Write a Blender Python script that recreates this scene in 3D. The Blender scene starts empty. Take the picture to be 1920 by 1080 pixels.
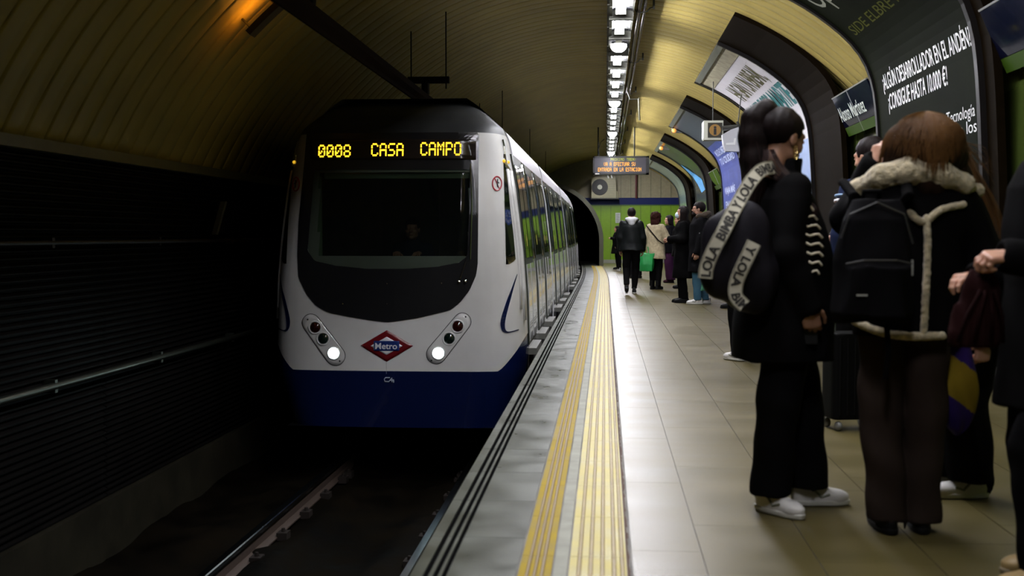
import bpy, math, random
import numpy as np
from mathutils import Vector, Matrix
random.seed(4)
SC = bpy.context.scene
COL = SC.collection
# ------------------------------------------------------------------ camera
F = 2133.0
CZ = 1.2
pitch = math.atan(100.0/F)
yaw = math.atan(175.0/F*math.cos(pitch))
cam_d = bpy.data.cameras.new('camera'); cam = bpy.data.objects.new('camera', cam_d); COL.objects.link(cam)
cam_d.sensor_width = 36.0; cam_d.lens = F/1920*36.0
cam.location = (0, 0, CZ); cam.rotation_euler = (math.pi/2-pitch, 0, yaw)
cam_d.clip_end = 300
cam_d.dof.use_dof = True; cam_d.dof.focus_distance = 18.0; cam_d.dof.aperture_fstop = 3.2
SC.camera = cam
CM = Matrix.Rotation(yaw, 3, 'Z') @ Matrix.Rotation(math.pi/2-pitch, 3, 'X')
# ------------------------------------------------------------------ world, exposure
w = bpy.data.worlds.new('world'); SC.world = w; w.use_nodes = True
w.node_tree.nodes['Background'].inputs[0].default_value = (0.5, 0.6, 0.5, 1)
w.node_tree.nodes['Background'].inputs[1].default_value = 0.0
SC.view_settings.view_transform = 'Standard'; SC.view_settings.look = 'None'
SC.view_settings.exposure = 0.0; SC.view_settings.gamma = 1.0
SC.view_settings.use_curve_mapping = False
SC.cycles.max_bounces = 6; SC.cycles.diffuse_bounces = 1; SC.cycles.glossy_bounces = 3
SC.cycles.transmission_bounces = 4; SC.cycles.transparent_max_bounces = 6
SC.cycles.sample_clamp_indirect = 3.0
SC.cycles.caustics_reflective = False; SC.cycles.caustics_refractive = False
TUBE_E = 260.0        # emission of the fluorescent tubes

def P(u, v, Y=None, z=None):
    """pixel of the 1920x1080 photograph -> point on the vertical plane Y=.. or the level z=.."""
    d = CM @ Vector(((u-960)/F, (540-v)/F, -1.0))
    t = (Y/d.y) if Y is not None else ((z-CZ)/d.z)
    return Vector((0, 0, CZ)) + d*t

# ------------------------------------------------------------------ materials
MATS = {}
def mat(name, col, rough=0.6, metal=0.0, emis=None, es=0.0, noise=0.0, nscale=8.0, bump=0.0, bscale=40.0, alpha=1.0,
        spec=0.5, coat=0.0, stretch=(1,1,1), trans=0.0, rvar=0.0, sheen=0.0):
    if name in MATS: return MATS[name]
    m = bpy.data.materials.new(name); MATS[name] = m; m.use_nodes = True
    nt = m.node_tree; b = nt.nodes['Principled BSDF']
    b.inputs['Base Color'].default_value = (*col, 1); b.inputs['Roughness'].default_value = rough
    b.inputs['Metallic'].default_value = metal; b.inputs['Specular IOR Level'].default_value = spec
    b.inputs['Coat Weight'].default_value = coat; b.inputs['Alpha'].default_value = alpha
    b.inputs['Transmission Weight'].default_value = trans
    if sheen: b.inputs['Sheen Weight'].default_value = sheen
    if emis:
        b.inputs['Emission Color'].default_value = (*emis, 1); b.inputs['Emission Strength'].default_value = es
    if noise or bump or rvar:
        tc = nt.nodes.new('ShaderNodeTexCoord'); mp = nt.nodes.new('ShaderNodeMapping')
        mp.inputs['Scale'].default_value = stretch
        nt.links.new(tc.outputs['Object'], mp.inputs[0])
    if noise or rvar:
        n = nt.nodes.new('ShaderNodeTexNoise'); n.inputs['Scale'].default_value = nscale; n.inputs['Detail'].default_value = 6
        nt.links.new(mp.outputs[0], n.inputs['Vector'])
    if noise:
        r = nt.nodes.new('ShaderNodeMapRange'); r.inputs[1].default_value = 0.3; r.inputs[2].default_value = 0.7
        r.inputs[3].default_value = 1-noise; r.inputs[4].default_value = 1+noise
        nt.links.new(n.outputs[0], r.inputs[0])
        mx = nt.nodes.new('ShaderNodeVectorMath'); mx.operation = 'SCALE'; mx.inputs[0].default_value = col
        nt.links.new(r.outputs[0], mx.inputs['Scale']); nt.links.new(mx.outputs[0], b.inputs['Base Color'])
    if rvar:
        r2 = nt.nodes.new('ShaderNodeMapRange'); r2.inputs[1].default_value = 0.3; r2.inputs[2].default_value = 0.7
        r2.inputs[3].default_value = max(0.02, rough-rvar); r2.inputs[4].default_value = min(1, rough+rvar)
        nt.links.new(n.outputs[0], r2.inputs[0]); nt.links.new(r2.outputs[0], b.inputs['Roughness'])
    if bump:
        n2 = nt.nodes.new('ShaderNodeTexNoise'); n2.inputs['Scale'].default_value = bscale; n2.inputs['Detail'].default_value = 4
        nt.links.new(mp.outputs[0], n2.inputs['Vector'])
        bp = nt.nodes.new('ShaderNodeBump'); bp.inputs['Strength'].default_value = bump; bp.inputs['Distance'].default_value = 0.01
        nt.links.new(n2.outputs[0], bp.inputs['Height']); nt.links.new(bp.outputs[0], b.inputs['Normal'])
    return m

# ------------------------------------------------------------------ mesh helpers
def link(name, me, m=None, parent=None, smooth=False):
    o = bpy.data.objects.new(name, me); COL.objects.link(o)
    if m is not None:
        for mm in (m if isinstance(m, (list, tuple)) else [m]): me.materials.append(mm)
    if parent is not None: o.parent = parent
    if smooth:
        me.polygons.foreach_set('use_smooth', [True]*len(me.polygons))
    return o
class MB:
    def __init__(s): s.v = []; s.f = []; s.mi = []; s.cm = 0
    def add(s, vs, fs):
        n = len(s.v); s.v += [tuple(p) for p in vs]; s.f += [tuple(i+n for i in f) for f in fs]; s.mi += [s.cm]*len(fs); return s
    def box(s, x0, x1, y0, y1, z0, z1, M=None):
        vs = [Vector((x, y, z)) for x in (x0, x1) for y in (y0, y1) for z in (z0, z1)]
        if M is not None: vs = [M @ p for p in vs]
        return s.add(vs, [(0,1,3,2),(4,6,7,5),(0,4,5,1),(2,3,7,6),(0,2,6,4),(1,5,7,3)])
    def grid(s, rows, closeu=False):
        n = len(s.v); R = len(rows); C = len(rows[0])
        s.v += [tuple(p) for r in rows for p in r]
        fs = [(n+i*C+j, n+i*C+(j+1) % C, n+(i+1)*C+(j+1) % C, n+(i+1)*C+j) for i in range(R-1) for j in range(C if closeu else C-1)]
        s.f += fs; s.mi += [s.cm]*len(fs); return s
    def tube(s, pts, r, n=8, caps=True, rs=None):
        pts = [Vector(p) for p in pts]; rows = []; up = None
        for i, p in enumerate(pts):
            d = (pts[min(i+1, len(pts)-1)] - pts[max(i-1, 0)]).normalized()
            if up is None: up = Vector((0, 0, 1)) if abs(d.z) < 0.9 else Vector((1, 0, 0))
            a = d.cross(up).normalized(); b = a.cross(d).normalized(); up = b
            rr = rs[i] if rs else r
            rows.append([p + (a*math.cos(2*math.pi*k/n) + b*math.sin(2*math.pi*k/n))*rr for k in range(n)])
        n0 = len(s.v); s.grid(rows, True)
        if caps: s.f += [tuple(n0+k for k in range(n))[::-1], tuple(n0+(len(rows)-1)*n+k for k in range(n))]; s.mi += [s.cm]*2
        return s
    def prism(s, poly, axis, a0, a1):
        """poly: 2D points; axis 'y': (x,z) extruded along y; 'x': (y,z); 'z': (x,y)"""
        def mk(p, a): return {'y': (p[0], a, p[1]), 'x': (a, p[0], p[1]), 'z': (p[0], p[1], a)}[axis]
        n = len(poly)
        vs = [mk(p, a0) for p in poly] + [mk(p, a1) for p in poly]
        return s.add(vs, [tuple(range(n))[::-1], tuple(range(n, 2*n))] + [(i, (i+1) % n, n+(i+1) % n, n+i) for i in range(n)])
    def lathe(s, prof, c=(0,0,0), n=24, axis='z'):
        rows = []
        for r, h in prof:
            row = []
            for k in range(n):
                a = 2*math.pi*k/n; x, y = r*math.cos(a), r*math.sin(a)
                q = {'z': (x, y, h), 'y': (x, h, y), 'x': (h, x, y)}[axis]
                row.append((c[0]+q[0], c[1]+q[1], c[2]+q[2]))
            rows.append(row)
        return s.grid(rows, True)
    def map(s, fn): s.v = [tuple(fn(*p)) for p in s.v]; return s
    def build(s, name, m=None, parent=None, smooth=False):
        me = bpy.data.meshes.new(name); me.from_pydata(s.v, [], s.f); o = link(name, me, m, parent, smooth)
        if any(s.mi): me.polygons.foreach_set('material_index', s.mi)
        me.update(); return o
def empty(name, loc=(0,0,0), rz=0.0):
    o = bpy.data.objects.new(name, None); COL.objects.link(o); o.location = loc; o.rotation_euler = (0, 0, rz); o.empty_display_size = 0.1
    return o
def tag(o, label, cat, group=None):
    o['label'] = label; o['category'] = cat
    if group: o['group'] = group
    return o
def struct(o, label=None):
    o['kind'] = 'structure'
    if label: o['label'] = label
    return o
def text_mb(txt, size=1.0, align='CENTER', bold=0.0, sx=1.0, mb=None, fn=None, ex=0.0):
    """letters as flat mesh in x/y, then mapped by fn(x,y,z)"""
    cu = bpy.data.curves.new('lettering', 'FONT'); cu.body = txt; cu.size = size; cu.align_x = align; cu.offset = bold
    cu.resolution_u = 3; cu.extrude = ex
    ob = bpy.data.objects.new('lettering', cu); COL.objects.link(ob)
    bpy.context.view_layer.update()
    me = bpy.data.meshes.new_from_object(ob)
    bpy.data.objects.remove(ob); bpy.data.curves.remove(cu)
    vs = [(v.co.x*sx, v.co.y, v.co.z) for v in me.vertices]; fs = [tuple(p.vertices) for p in me.polygons]
    bpy.data.meshes.remove(me)
    if fn: vs = [fn(*p) for p in vs]
    if mb is None: mb = MB()
    return mb.add(vs, fs)
def text_w(txt, size=1.0):
    m = text_mb(txt, size); return max(p[0] for p in m.v)-min(p[0] for p in m.v)
def interp(x, xs, ys): return float(np.interp(x, xs, ys))
def copy_tree(o, parent=None):
    c = o.copy(); COL.objects.link(c)
    if parent is not None: c.parent = parent
    for ch in list(o.children): copy_tree(ch, c)
    return c
GLY = {'0':"01110 10001 10011 10101 11001 10001 01110",'8':"01110 10001 10001 01110 10001 10001 01110",'C':"01110 10001 10000 10000 10000 10001 01110",
'A':"01110 10001 10001 11111 10001 10001 10001",'S':"01111 10000 10000 01110 00001 00001 11110",'M':"10001 11011 10101 10101 10001 10001 10001",
'P':"11110 10001 10001 11110 10000 10000 10000",'O':"01110 10001 10001 10001 10001 10001 01110",'V':"10001 10001 10001 10001 10001 01010 00100",
'E':"11111 10000 10000 11110 10000 10000 11111",'F':"11111 10000 10000 11110 10000 10000 10000",'T':"11111 00100 00100 00100 00100 00100 00100",
'U':"10001 10001 10001 10001 10001 10001 01110",'R':"11110 10001 10001 11110 10100 10010 10001",'N':"10001 11001 10101 10101 10011 10001 10001",
'D':"11110 10001 10001 10001 10001 10001 11110",'L':"10000 10000 10000 10000 10000 10000 11111",'I':"01110 00100 00100 00100 00100 00100 01110",
'X':"10001 10001 01010 00100 01010 10001 10001",'Z':"11111 00001 00010 00100 01000 10000 11111",' ':"00000 00000 00000 00000 00000 00000 00000",
':':"00000 00100 00100 00000 00100 00100 00000"}
def led(mb, txt, x0, z1, cw, ch, y, gap=0.0, adv=6.0, fill=0.9, fn=None):
    """5x7 LED letters facing -y; x0 left, z1 top, cw/ch dot pitch"""
    x = x0
    for c in txt:
        rows = GLY[c].split()
        for r, row in enumerate(rows):
            for k, b in enumerate(row):
                if b == '1':
                    zz = z1 - r*ch - (gap if r >= 3 else 0); xx = x+k*cw
                    q = [(xx, y, zz-ch*fill), (xx+cw*fill, y, zz-ch*fill), (xx+cw*fill, y, zz), (xx, y, zz)]
                    if fn: q = [fn(*p) for p in q]
                    mb.add(q, [(0, 1, 2, 3)])
        x += cw*adv
    return mb
# ================================================================== STATION SHELL
def bend(x, y): return x - (0.0009*(y-28)**2 if y > 28 else 0.0)
YE = 48.5                                  # end wall
M_vault = mat('vault_cladding', (0.35, 0.275, 0.080), 0.5, spec=.25, noise=0.12, nscale=1.2, bump=0.05, bscale=60)
M_vgroove = mat('vault_groove', (0.13, 0.11, 0.06), 0.6)
VC = (-0.096, -0.055); VR = 4.47
def vpt(a, off=0.0): return (VC[0]+(VR-off)*math.cos(a), VC[1]+(VR-off)*math.sin(a))
a0 = math.asin((1.86-VC[1])/VR); aL = math.pi-a0; aR = math.asin((2.98-VC[1])/VR)
def vault():
    mb = MB(); N = 72; y = -3.0; pitch_ = 0.30; rows = []
    angs = [aR+(aL-aR)*k/N for k in range(N+1)]
    while y < YE+0.2:
        for dy, off in ((0.0, 0.0), (0.03, -0.006), (0.15, -0.012), (0.272, -0.006), (0.285, 0.016), (0.297, 0.016)):
            rows.append([(bend(vpt(a, -off)[0], 0), y+dy, vpt(a, -off)[1]) for a in angs])
        y += pitch_
    mb.grid(rows)
    # groove strips get the darker slot
    C = N+1; per = 6
    mb.mi = [1 if ((i//N) % per) in (4,) else 0 for i in range(len(mb.f))]
    return mb.build('ceiling', [M_vault, M_vgroove], None, True)
struct(vault(), 'cream ribbed metal vault over track and platform')
# platform
M_tile = bpy.data.materials.new('platform_tiles'); M_tile.use_nodes = True
def tile_material():
    nt = M_tile.node_tree; b = nt.nodes['Principled BSDF']; L = nt.links.new
    tc = nt.nodes.new('ShaderNodeTexCoord')
    n1 = nt.nodes.new('ShaderNodeTexNoise'); n1.inputs['Scale'].default_value = 260; n1.inputs['Detail'].default_value = 3
    n2 = nt.nodes.new('ShaderNodeTexNoise'); n2.inputs['Scale'].default_value = 1.3; n2.inputs['Detail'].default_value = 8
    mp = nt.nodes.new('ShaderNodeMapping'); mp.inputs['Scale'].default_value = (0.5, 2.2, 1)
    L(tc.outputs['Object'], mp.inputs[0]); L(tc.outputs['Object'], n1.inputs['Vector']); L(mp.outputs[0], n2.inputs['Vector'])
    r = nt.nodes.new('ShaderNodeValToRGB'); r.color_ramp.elements[0].position = 0.3; r.color_ramp.elements[1].position = 0.75
    r.color_ramp.elements[0].color = (0.064, 0.053, 0.016, 1); r.color_ramp.elements[1].color = (0.128, 0.100, 0.037, 1)
    mix = nt.nodes.new('ShaderNodeMath'); mix.operation = 'MULTIPLY_ADD'; mix.inputs[1].default_value = 0.45
    s = nt.nodes.new('ShaderNodeMath'); s.operation = 'MULTIPLY'; s.inputs[1].default_value = 0.55
    L(n2.outputs[0], s.inputs[0]); L(n1.outputs[0], mix.inputs[0]); L(s.outputs[0], mix.inputs[2])
    L(mix.outputs[0], r.inputs[0]); L(r.outputs[0], b.inputs['Base Color'])
    rr = nt.nodes.new('ShaderNodeMapRange'); rr.inputs[3].default_value = 0.26; rr.inputs[4].default_value = 0.48; b.inputs['Specular IOR Level'].default_value = 0.42
    L(n2.outputs[0], rr.inputs[0]); L(rr.outputs[0], b.inputs['Roughness'])
    bp = nt.nodes.new('ShaderNodeBump'); bp.inputs['Strength'].default_value = 0.12; bp.inputs['Distance'].default_value = 0.004
    L(n1.outputs[0], bp.inputs['Height']); L(bp.outputs[0], b.inputs['Normal'])
tile_material()
M_joint = mat('joint_grout', (0.05, 0.04, 0.03), 0.9)
def slabs(mb, x0, x1, ys, z, gx=0.0022, gy=0.0016, zj=-0.004, seed=0, jit=0.0, y_end=YE):
    """slabs between x0 and x1 with a joint at every y of ys; the joint bed lies 4 mm lower"""
    rnd = random.Random(seed)
    for a, b_ in zip(ys[:-1], ys[1:]):
        dz = rnd.uniform(-jit, jit)
        n = 1 if b_ < 28 else max(1, int((b_-a)/0.5))
        for k in range(n):
            ya = a+(b_-a)*k/n; yb = a+(b_-a)*(k+1)/n
            ya2 = ya+(gy if k == 0 else 0); yb2 = yb
            vs = [(bend(x, y), y, zz) for x in (x0+gx, x1-gx) for y in (ya2, yb2) for zz in (z-0.03, z+dz)]
            mb.add(vs, [(1,5,7,3), (0,4,5,1), (2,3,7,6), (0,1,3,2), (4,6,7,5)])
def frange(a, b, s):
    out = []; 
    while a < b: out.append(a); a += s
    return out+[b]
mb = MB()
def clampr(x0, x1, ph, step, seed): slabs(mb, x0, x1, frange(-3+ph, YE, step), 0.0, seed=seed)
clampr(0.102, 0.366, 0.1, 1.2, 1); clampr(0.366, 0.787, 0.5, 1.2, 2)
for i in range(6): clampr(0.787+0.42*i, 0.787+0.42*(i+1) if i < 5 else 3.3, 0.3*i % 1.2, 1.2, 3+i)
floor = struct(mb.build('floor', M_tile), 'beige stone tiled platform')
mb = MB()   # concrete body of the platform with the bed of the joints
ys = frange(-3, YE+4, 1.0)
mb.grid([[(bend(x, y), y, z) for x, z in ((-0.60, -1.45), (-0.60, -0.14), (-0.672, -0.14), (-0.672, -0.006), (3.3, -0.006))] for y in ys])
struct(mb.build('floor_platform_bed', mat('concrete_dark', (0.16, 0.15, 0.13), 0.8, noise=0.4, nscale=3, bump=0.3)), 'concrete body of the platform')
# edge slabs with three dark anti-slip grooves
M_edge = mat('edge_granite', (0.050, 0.055, 0.037), 0.36, noise=0.22, nscale=3.5, bump=0.06, bscale=30, rvar=0.10)
M_rub = mat('groove_rubber', (0.004, 0.004, 0.004), 1.0, spec=0.0)
mb = MB(); 
eys = frange(-3, YE, 0.62)
for x0, x1 in ((-0.683, -0.638), (-0.618, -0.602), (-0.584, -0.572), (-0.554, -0.312)):
    slabs(mb, x0, x1, eys, 0.0, gx=0.0, gy=0.0035, seed=12)
edge = struct(mb.build('floor_edge', M_edge), 'grey granite slabs along the platform edge')
edge.name = 'floor_edge'
mb = MB()
for x0, x1 in ((-0.638, -0.618), (-0.602, -0.584), (-0.572, -0.554)):
    mb.grid([[(bend(x, y), y, z) for x, z in ((x0, -0.0045), (x1, -0.0045))] for y in frange(-3, YE, 1)])
mb.build('anti_slip_groove', M_rub, edge)
# tactile strips: ribbed yellow / cream tiles
M_yel = mat('tactile_yellow', (0.31, 0.218, 0.010), 0.6, spec=.12, noise=0.16, nscale=5, bump=0.08, rvar=0.12)
M_cream = mat('tactile_cream', (0.45, 0.38, 0.11), 0.5, spec=.25, noise=0.14, nscale=6, rvar=0.1)
M_gap = mat('strip_screed', (0.22, 0.22, 0.165), 0.6, noise=0.2, nscale=7)
def tactile(name, x0, x1, ribs, rw, mats, lab):
    mb = MB(); tys = frange(-3, YE-4.5, 0.6)
    mb.cm = 0; slabs(mb, x0, x1, tys, 0.0, gy=0.003, seed=5)
    mb.cm = 1
    for c in ribs:
        for a, b_ in zip(tys[:-1], tys[1:]):
            prof = ((c-rw/2, 0.0005), (c-rw/3, 0.0042), (c+rw/3, 0.0042), (c+rw/2, 0.0005))
            mb.grid([[(bend(x, y), y, z) for x, z in prof] for y in (a+0.004, b_-0.001)])
    return struct(mb.build(name, mats), lab)
tactile('floor_tactile_yellow', -0.306, -0.186, [-0.272, -0.246, -0.22], 0.014, [M_yel, mat('rib_dark_yellow', (0.16, 0.09, 0.004), 0.5)], 'yellow ribbed warning strip')
tactile('floor_tactile_cream', -0.128, 0.084, [-0.09, -0.048, -0.006, 0.036, 0.066], 0.017, [M_cream, mat('rib_yellow', (0.21, 0.135, 0.006), 0.5, noise=0.15)], 'cream tactile strip with yellow ribs')
mb = MB(); slabs(mb, -0.183, -0.131, frange(-3, YE-4.5, 0.45), -0.001, seed=6)
struct(mb.build('floor_screed', M_gap), 'grey strip between the tactile tiles')
mb = MB()
rnd = random.Random(3)
for y in frange(-3, YE-4.5, 0.09): 
    x = 0.084; wd = rnd.uniform(0.003, 0.013)
    mb.add([(bend(x, y), y, -0.001), (bend(x+wd, y), y, -0.001), (bend(x+rnd.uniform(0.003, 0.013), y+0.09), y+0.09, -0.001), (bend(x, y+0.09), y+0.09, -0.001)], [(0,1,2,3)])
struct(mb.build('floor_joint', mat('dirty_joint', (0.09, 0.05, 0.035), 0.9)), 'dirty joint beside the tactile strip')
# track bed
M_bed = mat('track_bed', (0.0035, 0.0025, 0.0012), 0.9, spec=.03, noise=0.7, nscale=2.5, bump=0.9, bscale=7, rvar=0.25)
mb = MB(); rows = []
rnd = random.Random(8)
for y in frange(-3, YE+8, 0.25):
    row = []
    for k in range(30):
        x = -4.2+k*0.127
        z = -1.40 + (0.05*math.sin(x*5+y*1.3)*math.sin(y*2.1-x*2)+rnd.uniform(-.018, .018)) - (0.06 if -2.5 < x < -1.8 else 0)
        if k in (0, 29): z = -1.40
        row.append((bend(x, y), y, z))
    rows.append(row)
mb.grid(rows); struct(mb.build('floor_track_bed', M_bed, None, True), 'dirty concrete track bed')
def rail(x, lab):
    t = empty('rail', (x, 0, -1.40))
    prof = [(-0.07, 0.0), (0.07, 0.0), (0.07, 0.012), (0.012, 0.03), (0.012, 0.12), (0.036, 0.135), (0.036, 0.168), (0.028, 0.175), (-0.028, 0.175), (-0.036, 0.168), (-0.036, 0.135), (-0.012, 0.12), (-0.012, 0.03), (-0.07, 0.012)]
    mb = MB(); ys = frange(-3, YE+8, 1.0)
    mb.grid([[(bend(px, y), y, pz) for px, pz in prof] for y in ys], True)
    for i in range(len(mb.f)): 
        if (i % len(prof)) in (6, 7, 8, 5, 9): mb.mi[i] = 1
    mb.build('rail_bar', [mat('rail_rust', (0.06, 0.04, 0.03), 0.7, metal=0.3), mat('rail_head', (0.55, 0.58, 0.58), 0.16, metal=1.0)], t)
    for y in frange(3.5, 12, 0.75):
        for s in (-1, 1): MB().box(s*0.105-0.045, s*0.105+0.045, y-0.06, y+0.06, -0.02, 0.045).lathe([(0.001, 0.075), (0.016, 0.075), (0.020, 0.04)], (s*0.105, y, 0), 6).build('rail_fastening', mat('fastening_iron', (0.02, 0.016, 0.014), 0.8, spec=.1), t)
    return tag(t, lab, 'rail')
rail(-2.86, 'left running rail with a polished head beside the louvred wall')
rail(-1.42, 'right running rail lying close under the platform edge')
# left wall
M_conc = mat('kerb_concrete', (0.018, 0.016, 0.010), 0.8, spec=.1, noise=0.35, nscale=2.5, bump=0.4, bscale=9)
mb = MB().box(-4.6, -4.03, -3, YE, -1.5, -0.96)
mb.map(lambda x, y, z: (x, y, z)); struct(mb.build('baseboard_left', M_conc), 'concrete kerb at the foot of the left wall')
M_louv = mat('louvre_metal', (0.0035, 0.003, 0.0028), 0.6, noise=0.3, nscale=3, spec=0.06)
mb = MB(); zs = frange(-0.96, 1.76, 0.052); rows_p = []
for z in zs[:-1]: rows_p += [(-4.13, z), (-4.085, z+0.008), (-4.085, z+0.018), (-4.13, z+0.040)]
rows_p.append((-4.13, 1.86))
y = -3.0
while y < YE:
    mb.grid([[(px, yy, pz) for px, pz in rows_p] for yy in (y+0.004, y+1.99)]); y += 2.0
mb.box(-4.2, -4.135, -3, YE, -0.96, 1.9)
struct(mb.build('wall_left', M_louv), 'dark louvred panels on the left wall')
mb = MB()
mb.prism([(-4.10, 1.80), (-4.02, 1.80), (-4.02, 1.885), (-4.12, 1.90)], 'y', -3, YE)
struct(mb.build('trim_1', mat('ledge_metal', (0.07, 0.065, 0.03), 0.5, noise=0.15)), 'pale ledge between louvres and vault')
def wall_pipe(z, r, lab, m):
    t = empty('wall_pipe', (-4.02, 0, z))
    MB().tube([(0, y, 0) for y in frange(0.5, YE-1, 4)], r, 10).build('pipe', m, t, True)
    for y in frange(2.0, 40, 2.0)[:-1]: MB().box(-0.075, 0.012, y-0.02, y+0.02, -r-0.02, r+0.02).build('bracket', m, t)
    return tag(t, lab, 'pipe')
wall_pipe(0.09, 0.028, 'lower metal pipe running along the dark louvred wall', mat('pipe_steel', (0.10, 0.11, 0.09), 0.35, metal=0.9))
wall_pipe(1.14, 0.018, 'upper thin pipe running along the dark louvred wall', mat('pipe_red', (0.012, 0.005, 0.004), 0.6))
# small signal board hanging off the left wall
t = tag(empty('signal_board', (-3.98, 11.4, 1.2)), 'small dark framed board leaning on the left louvred wall', 'sign')
MB().add([(-0.05,0,0.0),(0.0,0,0.0),(0.10,0,0.34),(0.05,0,0.34),(-0.05,.06,0.0),(0.0,.06,0.0),(0.10,.06,0.34),(0.05,.06,0.34)], [(0,1,2,3),(7,6,5,4),(0,4,5,1),(1,5,6,2),(2,6,7,3),(3,7,4,0)]).build('board_frame', mat('pale_frame', (0.10,0.09,0.07), 0.5), t)
MB().box(-0.04, 0.06, 0.10, 0.85, 0.02, 0.34).build('board_panel', mat('panel_violet', (0.004, 0.003, 0.008), 0.3), t)
MB().box(-0.12, -0.04, 0.5, 0.56, 0.1, 0.2).build('mount', M_louv, t)
# right wall
M_wall = mat('wall_green_panel', (0.045, 0.065, 0.012), 0.25, noise=0.15, nscale=1.5, rvar=0.06)
mb = MB(); y = -3.0
while y < YE:
    y1 = min(y+1.3, YE)
    mb.box(3.19, 3.24, y+0.006, y1, 0.0, 2.56); y += 1.3
mb.box(3.22, 3.4, -3, YE, -0.1, 3.1)
struct(mb.build('wall_right', M_wall), 'dark green panelled wall behind the posters')
mb = MB().box(3.165, 3.19, -3, YE, 0, 0.14)
struct(mb.build('baseboard_right', mat('skirting_grey', (0.08, 0.08, 0.07), 0.5)))
# wall/poster profile
PX = [(1.64, 4.035), (2.1, 3.81), (2.45, 3.575), (2.72, 3.335), (2.89, 3.09), (2.985, 2.80), (3.03, 2.45), (3.06, 2.0), (3.09, 1.4), (3.115, 0.5)]
def spl(pts, n):
    out = []; P_ = [np.array(p, float) for p in pts]; P_ = [2*P_[0]-P_[1]]+P_+[2*P_[-1]-P_[-2]]
    for i in range(1, len(P_)-2):
        for k in range(n):
            t = k/n; a, b, c, d = P_[i-1:i+3]
            out.append(0.5*((2*b)+(c-a)*t+(2*a-5*b+4*c-d)*t*t+(3*b-a-3*c+d)*t**3))
    out.append(P_[-2]); return [tuple(map(float, p)) for p in out]
PS = spl(PX, 5)
arc = [0.0]
for a, b in zip(PS[:-1], PS[1:]): arc.append(arc[-1]+math.hypot(b[0]-a[0], b[1]-a[1]))
ARC = arc[-1]
def ppt(s, off=0.0):
    x = interp(s, arc, [p[0] for p in PS]); z = interp(s, arc, [p[1] for p in PS])
    x2 = interp(s+0.02, arc, [p[0] for p in PS]); z2 = interp(s+0.02, arc, [p[1] for p in PS])
    if s+0.02 > ARC: x2, z2 = x+0.0014, z-0.02
    l = math.hypot(x2-x, z2-z) or 1; tx, tz = (x2-x)/l, (z2-z)/l
    return (x+tz*off, z-tx*off)          # inward normal = (-, -) towards the platform
def sweep(mb, y0, y1, s0, s1, o0, o1, n=26, mi=0):
    """a curved board between offsets o0 (back) and o1 (front)"""
    mb.cm = mi; ss = [s0+(s1-s0)*k/n for k in range(n+1)]
    a = [ppt(s, o1) for s in ss]; b = [ppt(s, o0) for s in ss]
    ring = a+b[::-1]
    rows = [[(x, yy, z) for x, z in ring] for yy in (y0, y1)]
    n0 = len(mb.v); mb.grid(rows, True); R = len(ring)
    for off in (0, R):
        for k in range(n):
            q = (n0+off+k, n0+off+k+1, n0+off+R-2-k, n0+off+R-1-k)
            mb.f.append(q if off else q[::-1]); mb.mi.append(mi)
M_case = mat('casing_brown', (0.005, 0.003, 0.001), 0.7, noise=0.2, spec=0.02)
M_frame = mat('poster_frame_dark', (0.006, 0.005, 0.005), 0.35, spec=0.3)
M_steel = mat('frame_steel', (0.28, 0.30, 0.28), 0.35, metal=0.7)
def poster(y0, y1, casing, m, label, frame=0.07, art=None, glossy=True):
    t = tag(empty('advertising_poster', (0, 0, 0)), label, 'poster')
    cy0, cy1 = casing
    mb = MB(); sweep(mb, cy0, cy1, 0, ARC, -0.03, 0.035); mb.build('casing', M_case, t, True).data.polygons.foreach_set('use_smooth', [False]*len(t.children[0].data.polygons))
    for a, b_ in ((y0-frame, y0), (y1, y1+frame)):
        mb = MB(); sweep(mb, a, b_, 0.0, ARC, 0.035, 0.085); mb.build('frame', M_frame, t)
    mb = MB(); sweep(mb, y0, y1, 0.0, 0.10, 0.036, 0.08); mb.build('end_strip', M_steel, t)
    mb = MB(); sweep(mb, y0, y1, 0.10, ARC-0.03, 0.036, 0.06, 40); o = mb.build('poster_sheet', m, t)
    return t
def ptext(par, name, txt, m, yl, s_base, size, sx=1.0, bold=0.0, yspan=None, off=0.0625):
    """yl: far end (left of the text); s_base: arc length of the baseline"""
    if yspan:
        sx = yspan/text_w(txt, size)
    mb = text_mb(txt, size, 'LEFT', bold, sx, fn=None)
    mb.map(lambda x, y, z: (lambda q: (q[0], yl-x, q[1]))(ppt(s_base-y, off)))
    return mb.build(name, m, par)
M_white = mat('ink_white', (0.80, 0.80, 0.78), 0.5)
p1 = poster(9.45, 12.75, (9.15, 12.95), mat('poster_black', (0.0035, 0.005, 0.0015), 0.7, noise=0.25, nscale=1.5, spec=0.03),
            'huge black curved advert asking for a developer in white capitals, nearest the camera', 0.08)
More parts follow.
